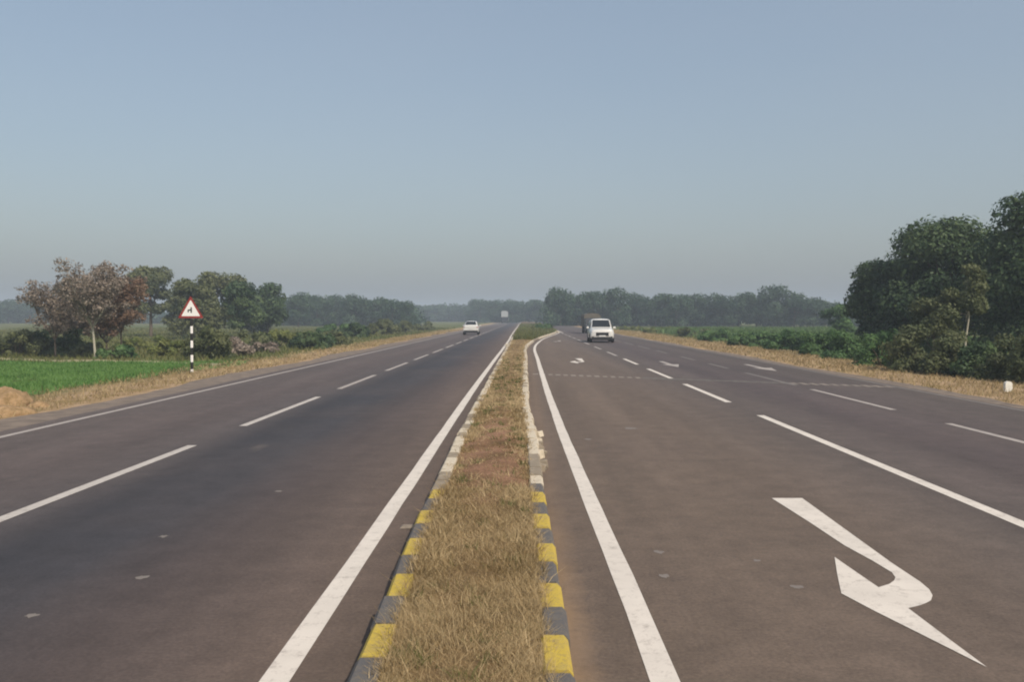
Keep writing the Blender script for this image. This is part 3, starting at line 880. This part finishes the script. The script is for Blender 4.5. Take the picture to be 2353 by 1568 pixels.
# far trees: four crowns shared by copies
def far_proto(seed, w, h, base):
    c, rd = crown_clumps(w, h, base, 22, seed, cr=.34)
    V, Fc, Tn = leaf_cloud(c, rd, 4200, .27, seed + 9)
    return np_mesh("crown", V, Fc, Tn), trunk_mb(h, base, .16, c, seed).mesh("trunk")
PR = [far_proto(401, 8, 8, .4), far_proto(402, 8, 8, .9), far_proto(403, 9, 8, .3), far_proto(404, 7, 8, .6)]
for a, b in PR: a.materials.append(F_FAR); b.materials.append(M_BARK)
def far_tree(xp, Z, ty, wp, i, label, group):
    root = empty("distant_tree", (at(xp, Z), Z, -.15), rz=i * 1.7)
    tag(root, label, "tree", group)
    c, t = PR[i % 4]
    h = top(ty, Z) + .15; w = wp / F * Z
    for nm, me in (("crown", c), ("trunk", t)):
        o = bpy.data.objects.new(nm, me); COL.objects.link(o); o.parent = root
    root.scale = (w / 8, w / 8, h / 8)
    return root
ORD = "first second third fourth fifth sixth seventh eighth ninth tenth eleventh twelfth thirteenth fourteenth fifteenth sixteenth seventeenth".split()
g1 = "hazy trees of the belt beyond the right hand fields"
belt = [(1288, 200, 655, 78, "tall hazy tree at the left end of the right hand belt"), (1336, 205, 668, 62, None), (1374, 200, 661, 70, "domed hazy tree rising just above the white van shaped car"),
        (1420, 198, 660, 74, "broad hazy tree just right of the white van shaped car"), (1462, 205, 669, 66, None), (1506, 200, 672, 74, None), (1552, 195, 668, 74, None), (1600, 198, 674, 74, None),
        (1648, 196, 671, 76, None), (1696, 192, 671, 76, None), (1736, 190, 664, 66, None), (1776, 186, 654, 80, "highest hazy tree of the right hand belt, with a peaked crown"),
        (1822, 184, 668, 76, None), (1866, 182, 681, 72, None), (1904, 180, 690, 66, "low hazy tree at the right end of the belt, beside the dark clump"), (1950, 178, 698, 80, None), (2010, 180, 700, 80, None)]
for i, (xp, Z, ty, wp, lab) in enumerate(belt):
    far_tree(xp, Z, ty, wp * 1.12, i, lab or "hazy grey green tree, %s from the left in the right belt" % ORD[i], g1)
g2 = "hazy trees beyond the left hand fields"
lf = [(684, 190, 669, 70, "hazy tree next to the round dark tree behind the pale post"), (728, 205, 671, 66, None), (775, 215, 676, 66, None), (818, 200, 672, 76, None), (862, 205, 680, 66, None), (900, 196, 681, 62, None), (936, 190, 690, 48, "low hazy tree at the right end of the left hand row"), (650, 215, 680, 60, None)]
for i, (xp, Z, ty, wp, lab) in enumerate(lf):
    far_tree(xp, Z, ty, wp * 1.1, i + 1, lab or "hazy blue grey tree, %s from the left in the left hand row" % ORD[(0, 2, 3, 4, 5, 6, 7, 0)[i]], g2)
g3 = "faint trees near the end of the road"
lf = [(960, 400, 697, 60, None), (1000, 420, 700, 60, None), (1040, 430, 702, 60, None), (1070, 420, 700, 50, None), (1102, 350, 682, 56, "bluish round tree on the skyline above the end of the road"),
      (1142, 330, 688, 56, None), (1178, 320, 686, 60, None), (1216, 310, 687, 60, None), (1250, 300, 684, 60, None)]
for i, (xp, Z, ty, wp, lab) in enumerate(lf):
    far_tree(xp, Z, ty, wp * 1.15, i + 2, lab or "faint skyline tree by the end of the road, %s from the left" % ORD[i], g3)
g4 = "faint bluish trees at the far left edge"
for i, (xp, Z, ty, wp) in enumerate([(-40, 290, 684, 70), (10, 300, 686, 70), (60, 310, 688, 60), (95, 300, 700, 60)]):
    far_tree(xp, Z, ty, wp * 1.15, i, "faint bluish tree on the far left skyline, %s from the edge of the photo" % ORD[i], g4)
# far-off woods closing the horizon behind the belts
def wood(label, x0, x1, Z0, Z1, hgt, n, seed, leaf=.5):
    r = np.random.default_rng(seed)
    k = 260
    cx = np.linspace(x0, x1, k); u = np.linspace(0, 1, k)
    cy = Z0 + (Z1 - Z0) * u + r.uniform(-6, 6, k)
    rd = r.uniform(1.6, 2.8, k) * hgt / 5.0
    cz = r.uniform(.1, .75, k) * hgt
    c = np.stack([cx + r.uniform(-2, 2, k), cy, cz], 1)
    V, Fc, Tn = leaf_cloud(c, rd, n, leaf, seed + 1, inner=.3)
    V[:, 2] = np.maximum(V[:, 2], -.1)
    o = link("wood", np_mesh("wood", V, Fc, Tn), F_FAR); tag(o, label, "wood", kind="stuff")
wood("dark hazy undergrowth filling the belt right of the road", at(1262, 212), at(2100, 205), 214, 200, 5.2, 42000, 501, .35)
wood("faint hazy wood closing the horizon on the left", at(-160, 330), at(700, 280), 330, 280, 6.0, 30000, 502)
wood("hazy undergrowth behind the left hand tree row", at(640, 222), at(958, 215), 225, 212, 5.2, 20000, 503, .35)
wood("faint hazy wood around the end of the road", at(930, 460), at(1290, 350), 460, 350, 8.0, 30000, 504, .6)

# ------------------------------------------------------------------ warning sign, post, stones, studs
M_RED = new_mat("red_sign_paint", (0.26, 0.03, 0.028), 0.5, 0.4)
M_WHITE = new_mat("white_sign_paint", (0.78, 0.76, 0.74), 0.5, 0.4)
M_BLACK = new_mat("black_paint", (0.012, 0.012, 0.012), 0.5, 0.4)
M_STEEL = new_mat("sign_back_steel", (0.3, 0.3, 0.3), 0.45, 0.5, 0.8)
sp = P(441, 851)
root = empty("warning_sign", (sp.x, sp.y, -.1)); tag(root, "red bordered white triangular warning sign on a black and white banded pole", "road sign")
band = 0.26; zt = 1.95
z = zt; i = 0
mbw, mbb = MB(), MB()
while z > 0.0:
    z2 = max(z - band, -0.1)
    (mbw if i % 2 == 1 else mbb).tube([(0, 0, z), (0, 0, z2)], .048, 14)
    z = z2; i += 1
mbp = MB()
mbp.v = mbw.v + mbb.v; mbp.f = mbw.f + [tuple(k + len(mbw.v) for k in f) for f in mbb.f]; mbp.m = [0] * len(mbw.f) + [1] * len(mbb.f); mbp.sm = mbw.sm + mbb.sm
mbp.build("pole", [M_WHITE, M_BLACK], root)
def tri_plate(s, y0, y1, zc, m_round=0.045):
    hgt = s * math.sqrt(3) / 2
    v = [Vector((-s / 2, 0)), Vector((s / 2, 0)), Vector((0, hgt))]
    out = []
    for i in range(3):
        a, b, c = v[i - 1], v[i], v[(i + 1) % 3]
        p = b + (a - b).normalized() * m_round; q = b + (c - b).normalized() * m_round
        for k in range(4):
            t = k / 3; out.append(p.lerp(b, t).lerp(b.lerp(q, t), t))
    vs = [(p.x, y0, p.y + zc) for p in out] + [(p.x, y1, p.y + zc) for p in out]
    n = len(out)
    return vs, [tuple(range(n)), tuple(range(2 * n - 1, n - 1, -1))] + [(j, i, n + i, n + j) for i, j in ((i, (i + 1) % n) for i in range(n))]
S = 0.92
mb = MB(); vs, fs = tri_plate(S, -.062, -.058, 1.98); mb.add(vs, fs); pl = mb.build("sign_plate", M_RED, root)
mb = MB(); vs, fs = tri_plate(S * .74, -.066, -.063, 1.98 + .07, .03); mb.add(vs, fs); mb.build("white_panel", M_WHITE, pl)
mb = MB()
# pictogram: main road with a side road joining from the left
mb.box((0.02, -.068, 2.27), (.05, .003, .20)); mb.box((-.045, -.0685, 2.27), (.09, .003, .045)); mb.box((-.09, -.069, 2.23), (.04, .003, .09))
mb.build("pictogram", M_BLACK, pl)
mb = MB(); mb.box((0, -.052, 2.1), (.5, .012, .04)); mb.box((0, -.052, 2.45), (.18, .012, .04)); mb.tube([(0, -.0, 1.95), (0, -.0, 2.55)], .035, 10)
mb.build("bracket", M_STEEL, root)

Z = 108; xx = at(591, Z)
root = empty("concrete_post", (xx, Z, -.15)); tag(root, "pale slender concrete post in front of the round dark green tree", "post")
mb = MB(); mb.tube([(0, 0, 0), (0, 0, top(681, Z) + .15)], [.17, .11], 8); mb.build("shaft", M_CONC, root)
mb = MB(); mb.box((0, 0, top(681, Z) - .1), (.7, .08, .08), ch=.01); mb.build("crossarm", M_CONC, root)

sp = P(2316, 897)
mb = MB()
pr = [(-.09, -.05), (.09, -.05), (.09, .24)] + [(.09 * math.cos(t), .24 + .07 * math.sin(t)) for t in [math.pi * k / 8 for k in range(1, 8)]] + [(-.09, .24)]
n = len(pr)
mb.add([(p[0], -.05, p[1]) for p in pr] + [(p[0], .05, p[1]) for p in pr], [tuple(range(n)), tuple(range(2 * n - 1, n - 1, -1))] + [((i + 1) % n, i, n + i, n + (i + 1) % n) for i in range(n)])
o = mb.build("marker_stone", M_STONE, None, (sp.x, sp.y, -.08)); tag(o, "small white round topped marker stone in the dry grass of the right verge", "marker stone")

def mound(x, y, sx, sy, sz, seed, label):
    bm = bmesh.new(); bmesh.ops.create_icosphere(bm, subdivisions=4, radius=1.0)
    r = np.random.default_rng(seed); ph = r.uniform(0, 6, 6)
    for v in bm.verts:
        c = v.co.copy()
        k = 1 + .05 * math.sin(c.x * 23 + ph[1]) * math.sin(c.z * 21 + ph[0]) * math.cos(c.y * 25) + .14 * math.sin(c.x * 3 + ph[0]) * math.cos(c.y * 3.3 + ph[1]) + .07 * math.sin(c.x * 8 + ph[2]) * math.sin(c.z * 7 + ph[3]) + .035 * math.sin(c.y * 17 + ph[4]) * math.cos(c.x * 15 + ph[5])
        v.co = Vector((c.x * sx * k, c.y * sy * k, max(c.z, -.25) * sz * k))
    me = bpy.data.meshes.new("soil_mound"); bm.to_mesh(me); bm.free()
    for p in me.polygons: p.use_smooth = True
    o = link("soil_mound", me, M_MOUND, None, (x, y, -.1)); tag(o, label, "soil heap"); return o
p = P(22, 925); mound(p.x, p.y, .5, .5, .42, 1, "round orange brown earth heap beside the green field, the higher one")
p = P(12, 950); mound(p.x - .2, p.y, .75, .5, .26, 2, "broad tan earth heap at the left edge, the lower one in front")
p = P(88, 930); mound(p.x, p.y, .28, .25, .17, 3, "small earth lump right of the two larger heaps")

M_STUD = simple_noise_mat("road_stud", (0.20, 0.165, 0.13), (0.27, 0.225, 0.18), 20)
mb = MB()
prof = [(-.07, -.08, 0), (.07, -.08, 0), (.07, .08, 0), (-.07, .08, 0), (-.05, -.05, .015), (.05, -.05, .015), (.05, .05, .015), (-.05, .05, .015)]
mb.add(prof, [(0, 1, 5, 4), (1, 2, 6, 5), (2, 3, 7, 6), (3, 0, 4, 7), (4, 5, 6, 7)])
stud_me = mb.mesh("road_stud"); stud_me.materials.append(M_STUD)
pa = P(1222, 860); pb = P(2055, 890)
N = 40; r9 = random.Random(77)
mb = MB(); mb2 = MB()
for i in range(N):
    t = (i + .5) / N
    q = pa.lerp(pb, t); hx = .085 * r9.uniform(.8, 1.15); hy = .30 * r9.uniform(.8, 1.2)
    tgt = mb if (t < .34 or t > .76) else mb2
    if tgt is mb2: hx = .12
    tgt.add([(q.x - hx, q.y - hy, .003), (q.x + hx, q.y - hy, .003), (q.x + hx, q.y + hy, .003), (q.x - hx, q.y + hy, .003)], [(0, 1, 2, 3)])
struct("transverse_marking", mb.mesh("transverse_marking"), paint_mat("tan_bar_paint", (0.24, 0.20, 0.165), 0.6))
struct("transverse_marking", mb2.mesh("transverse_marking"), paint_mat("faint_bar_paint", (0.12, 0.105, 0.088), 0.6))
q = P(938, 1213)
o = bpy.data.objects.new("road_stud", stud_me); COL.objects.link(o); o.location = (q.x, q.y, .004); o.scale = (1, .8, 1)
tag(o, "single pale road stud between the left edge line and the painted kerb", "road stud")

# ------------------------------------------------------------------ vehicles
M_CARW = new_mat("white_car_paint", (0.62, 0.61, 0.575), 0.28, 0.5)
M_CARW.node_tree.nodes["Principled BSDF"].inputs["Coat Weight"].default_value = 0.5
M_GLASS = new_mat("dark_glass", (0.012, 0.014, 0.015), 0.08, 0.6)
M_PLAS = new_mat("black_plastic", (0.018, 0.018, 0.019), 0.6, 0.3)
M_TYRE = new_mat("tyre_rubber", (0.014, 0.013, 0.013), 0.9, 0.1)
M_RIM = new_mat("alloy_rim", (0.35, 0.35, 0.36), 0.4, 0.5, 0.8)
M_LAMP = new_mat("headlamp_glass", (0.45, 0.46, 0.47), 0.1, 0.8)
M_TAIL = new_mat("tail_lamp_plastic", (0.35, 0.015, 0.01), 0.25, 0.5)
M_PLATE = new_mat("number_plate", (0.6, 0.6, 0.58), 0.5, 0.3)
M_CANVAS = simple_noise_mat("tan_canvas", (0.09, 0.08, 0.065), (0.14, 0.125, 0.10), 3)
M_TRUCKD = new_mat("dark_truck_paint", (0.03, 0.035, 0.045), 0.5, 0.4)
M_TRUCKW = new_mat("white_truck_paint", (0.34, 0.36, 0.36), 0.4, 0.4)

def wheel(parent, x, y, r, w, side):
    mb = MB()
    prof = [(.55, -.5), (.93, -.5), (1.0, -.35), (1.0, .35), (.93, .5), (.55, .5)]
    n = 22; vs = []
    for i in range(n):
        t = 2 * math.pi * i / n
        for pr_, pw in prof: vs.append((x + pw * w, y + math.cos(t) * r * pr_, r + math.sin(t) * r * pr_))
    k = len(prof); fs = []
    for i in range(n):
        j = (i + 1) % n
        for q in range(k - 1): fs.append((i * k + q, j * k + q, j * k + q + 1, i * k + q + 1))
    mb.add(vs, fs, 0, True)
    wh = mb.build("wheel", M_TYRE, parent)
    mb = MB()
    mb.tube([(x - side * w * .3, y, r), (x + side * w * .42, y, r)], r * .56, 18, smooth=False)
    for q in range(5):
        t = 2 * math.pi * q / 5
        mb.box((x + side * w * .45, y + math.cos(t) * r * .28, r + math.sin(t) * r * .28), (.02, r * .5, r * .12), rot=Euler((t, 0, 0)))
    mb.build("rim", M_RIM, wh)
    return wh

def car(label, loc, rz, L, W, Ht, prof, wheels_y, wr=.34, suv=True):
    """prof: list of (y, sill z, belt z, top z, half width at belt, half width at top); front at +Y"""
    root = empty("parked_car" if False else "car", loc, rz); tag(root, label, "car")
    mb = MB(); rings = []
    for (y, z0, zb, zt, wb, wt) in prof:
        zm = z0 + (zb - z0) * .35
        ring = [(0, z0), (wb * .86, z0), (wb * .98, z0 + .08), (wb, zm), (wb * .995, z0 + (zb - z0) * .75), (wb * .95, zb), (wt, zt - .07 if zt - zb > .12 else zt - .03), (wt * .82, zt - .01), (0, zt + .015)]
        rings.append([(p[0], y, p[1]) for p in ring] + [(-p[0], y, p[1]) for p in ring[-2:0:-1]])
    n = len(rings[0])
    vs = [v for r in rings for v in r]; fs = []
    for i in range(len(rings) - 1):
        for k in range(n):
            k2 = (k + 1) % n
            fs.append((i * n + k, i * n + k2, (i + 1) * n + k2, (i + 1) * n + k))
    fs.append(tuple(range(n - 1, -1, -1))); fs.append(tuple(range((len(rings) - 1) * n, len(rings) * n)))
    mb.add(vs, fs, 0, True)
    body = mb.build("body", M_CARW, root)
    em = body.modifiers.new("edge", 'EDGE_SPLIT'); em.split_angle = math.radians(38)
    # wheel arches (dark recess rings)
    for sx in (-1, 1):
        for wy in wheels_y:
            mb = MB(); mb.tube([(sx * (W / 2 - .16), wy, wr + .02), (sx * (W / 2 + .004), wy, wr + .02)], wr * 1.16, 20, smooth=False)
            mb.build("wheel_arch", M_PLAS, body)
            wheel(root, sx * (W / 2 - .09), wy, wr, .21, sx)
    return root, body
def quad(pts, name, mat, parent, off=(0, 0, 0)):
    mb = MB(); mb.add([tuple(Vector(p) + Vector(off)) for p in pts], [tuple(range(len(pts)))]); return mb.build(name, mat, parent)

# white SUV coming towards the camera in the second lane
Zs = yz(788); W = 1.84; Ht = 1.80
loc = (at(1385, Zs), Zs + 2.2, 0.004)
pf = [(2.25, .42, .70, .86, .70, .66), (2.18, .30, .80, .98, .84, .74), (1.95, .26, .88, 1.04, .90, .78), (1.45, .26, .93, 1.10, .92, .80), (1.08, .26, .96, 1.14, .92, .80),
      (.78, .26, .99, 1.36, .92, .76), (.30, .26, 1.02, 1.74, .92, .70), (-.2, .26, 1.02, Ht, .92, .69), (-1.6, .26, 1.03, Ht - .02, .92, .69), (-2.0, .28, 1.03, Ht - .08, .91, .68), (-2.22, .34, 1.02, 1.40, .88, .70), (-2.3, .42, .95, 1.05, .82, .74)]
suv, body = car("white upright people carrier with a dark grille coming towards the camera", loc, math.pi - math.radians(1), 4.5, W, Ht, pf, (1.38, -1.35), .35)
# windscreen, side windows
quad([(-.70, 1.02, 1.17), (.70, 1.02, 1.17), (.62, .36, 1.68), (-.62, .36, 1.68)], "windscreen", M_GLASS, suv, (0, .04, .02))
for sx in (-1, 1):
    for (ya, yb) in ((.55, -.35), (-.42, -1.2), (-1.27, -1.95)):
        top_y = min(ya, .25)
        quad([(sx * .90, ya, 1.06), (sx * .90, yb, 1.06), (sx * .735, yb, 1.62), (sx * .735, top_y, 1.62)], "side_window", M_GLASS, suv, (sx * .012, 0, 0))
mb = MB(); mb.box((0, 2.235, .64), (.96, .06, .28), ch=.02); mb.build("grille", M_PLAS, suv)
mb = MB(); mb.box((0, 2.19, .34), (1.56, .12, .28), ch=.03); mb.build("lower_bumper", M_PLAS, suv)
mb = MB(); mb.box((0, 2.275, .50), (.5, .02, .11)); mb.build("number_plate", M_PLATE, suv)
for sx in (-1, 1):
    mb = MB(); mb.box((sx * .66, 2.15, .78), (.34, .14, .17), ch=.04, rot=Euler((0, 0, -sx * .3))); mb.build("headlight", M_LAMP, suv)
    mb = MB(); mb.box((sx * 1.02, .72, 1.12), (.2, .1, .15), ch=.03); mb.build("mirror", M_CARW, suv)
    mb = MB(); mb.tube([(sx * .6, .1, 1.80), (sx * .6, .05, 1.85), (sx * .6, -1.5, 1.85), (sx * .6, -1.55, 1.79)], .016, 6); mb.build("roof_rail", M_PLAS, suv)

# white car driving away on the left carriageway
Zc = yz(770); loc = (at(1081, Zc), Zc + 2, 0.004)
pf = [(2.0, .40, .62, .72, .66, .6), (1.9, .26, .70, .80, .80, .7), (1.5, .22, .78, .90, .85, .74), (.95, .22, .84, .97, .86, .76), (.6, .22, .88, 1.16, .86, .70), (.15, .22, .9, 1.44, .86, .62),
      (-.4, .22, .92, 1.5, .86, .60), (-1.1, .22, .93, 1.47, .86, .59), (-1.55, .24, .94, 1.2, .86, .66), (-1.85, .28, .93, 1.02, .84, .70), (-1.98, .36, .86, .95, .80, .68)]
c2, body = car("small white car driving away on the left carriageway", loc, math.radians(1), 4.0, 1.72, 1.5, pf, (1.25, -1.25), .31)
quad([(-.60, -1.72, 1.08), (.60, -1.72, 1.08), (.5, -1.2, 1.42), (-.5, -1.2, 1.42)], "rear_window", M_GLASS, c2, (0, -.03, .03))
quad([(.62, .9, 1.0), (-.62, .9, 1.0), (-.52, .2, 1.40), (.52, .2, 1.40)], "windscreen", M_GLASS, c2, (0, .03, .03))
for sx in (-1, 1):
    quad([(sx * .84, .5, .96), (sx * .84, -1.3, .96), (sx * .66, -1.05, 1.38), (sx * .66, .2, 1.36)], "side_window", M_GLASS, c2, (sx * .015, 0, 0))
    mb = MB(); mb.box((sx * .70, -1.93, .82), (.22, .1, .16), ch=.03); mb.build("tail_light", M_TAIL, c2)
    mb = MB(); mb.box((sx * .93, .55, 1.0), (.16, .09, .12), ch=.02); mb.build("mirror", M_CARW, c2)
mb = MB(); mb.box((0, -1.95, .36), (1.55, .14, .26), ch=.04); mb.build("rear_bumper", M_PLAS, c2)
mb = MB(); mb.box((0, -2.0, .68), (.45, .02, .11)); mb.build("number_plate", M_PLATE, c2)

def truck(label, loc, rz, W, cab_h, load_h, L, cab_mat, load_mat, load_name, low_mat):
    root = empty("truck", loc, rz); tag(root, label, "truck")
    f = L / 2
    mb = MB()                                   # cab, front at +Y, raked screen
    prof = [(f - .0, .55), (f + .0, cab_h * .52), (f - .22, cab_h * .93), (f - .4, cab_h), (f - 1.6, cab_h), (f - 1.6, .55)]
    w = W / 2
    n = len(prof)
    vs = [(-w * (1 if z < cab_h * .6 else .93), y, z) for y, z in prof] + [(w * (1 if z < cab_h * .6 else .93), y, z) for y, z in prof]
    mb.add(vs, [tuple(range(n)), tuple(range(2 * n - 1, n - 1, -1))] + [((i + 1) % n, i, n + i, n + (i + 1) % n) for i in range(n)])
    mb.build("cab", cab_mat, root)
    z0, z1 = cab_h * .55, cab_h * .9
    quad([(-w * .86, f + .004, z0), (w * .86, f + .004, z0), (w * .80, f - .2, z1), (-w * .80, f - .2, z1)], "windscreen", M_GLASS, root, (0, .02, 0))
    for sx in (-1, 1):
        quad([(sx * w * .985, f - .2, z0), (sx * w * .985, f - 1.1, z0), (sx * w * .94, f - 1.1, z1), (sx * w * .94, f - .35, z1)], "side_window", M_GLASS, root, (sx * .03, 0, 0))
        mb = MB(); mb.box((sx * w * .75, f + .04, .78), (.24, .06, .18), ch=.02); mb.build("headlight", M_LAMP, root)
        mb = MB(); mb.box((sx * (w + .14), f - .15, cab_h * .72), (.14, .06, .34), ch=.02); mb.build("mirror", M_PLAS, root)
    mb = MB(); mb.box((0, f + .05, .48), (W * .96, .16, .24), ch=.03); mb.build("bumper", low_mat, root)
    mb = MB(); mb.box((0, f + .02, .95), (W * .55, .05, .28), ch=.02); mb.build("grille", M_PLAS, root)
    mb = MB(); mb.box((0, -.4, .62), (W * .45, L - .6, .22)); mb.build("chassis", M_PLAS, root)
    # load body with arched top
    mb = MB(); segs = 8; lo = load_h * .5 if load_mat is M_TRUCKW else .8
    mb = MB(); pr = [(-w, lo), (-w, load_h - .35)]
    for k in range(segs + 1):
        t = math.pi - math.pi * k / segs; pr.append((w * math.cos(t) * .98, load_h - .35 + .35 * math.sin(t)))
    pr += [(w, load_h - .35), (w, lo)]
    n = len(pr)
    ya, yb = f - 1.72, -f
    mb.add([(p[0], ya, p[1]) for p in pr] + [(p[0], yb, p[1]) for p in pr], [tuple(range(n)), tuple(range(2 * n - 1, n - 1, -1))] + [((i + 1) % n, i, n + i, n + (i + 1) % n) for i in range(n)])
    mb.build(load_name, load_mat, root)
    if lo > .8:
        mb = MB(); mb.box((0, (ya + yb) / 2, (.8 + lo) / 2 - .01), (W * .97, ya - yb, lo - .8), ch=.02); mb.build('drop_side', M_PLAS, root)
    wr = .36 if W < 2 else .48
    for sx in (-1, 1):
        for wy in (f - .95, -f + 1.0): wheel(root, sx * (w - .16), wy, wr, .24, sx)
    return root
Zt = yz(767)
truck("dark small truck with a tan canvas load mostly hidden behind the white people carrier", (at(1363, Zt), Zt + 2.5, .004), math.pi + math.radians(3), 2.0, 1.8, 2.42, 5.0, M_TRUCKD, M_CANVAS, "canvas_cover", M_PLAS)
Zt = 300
truck("tall white topped truck far away at the end of the left carriageway", (at(1160, Zt), Zt, .004), 0.0, 2.2, 3.0, 4.15, 8.0, M_TRUCKW, M_TRUCKW, "cargo_body", M_PLAS)

# ------------------------------------------------------------------ haze
mb = MB(); mb.box((0, 700, 8.5), (3200, 1900, 21.0))
hz = bpy.data.materials.new("haze"); hz.use_nodes = True
t = hz.node_tree; t.nodes.remove(t.nodes["Principled BSDF"])
pv = t.nodes.new("ShaderNodeVolumePrincipled")
pv.inputs["Color"].default_value = (0.77, 0.88, 1.0, 1)
pv.inputs["Density"].default_value = 0.0012
pv.inputs["Anisotropy"].default_value = 0.0
t.links.new(pv.outputs[0], t.nodes["Material Output"].inputs["Volume"])
o = mb.build("haze", hz); tag(o, "pale haze lying over the road and fields", "haze", kind="stuff")
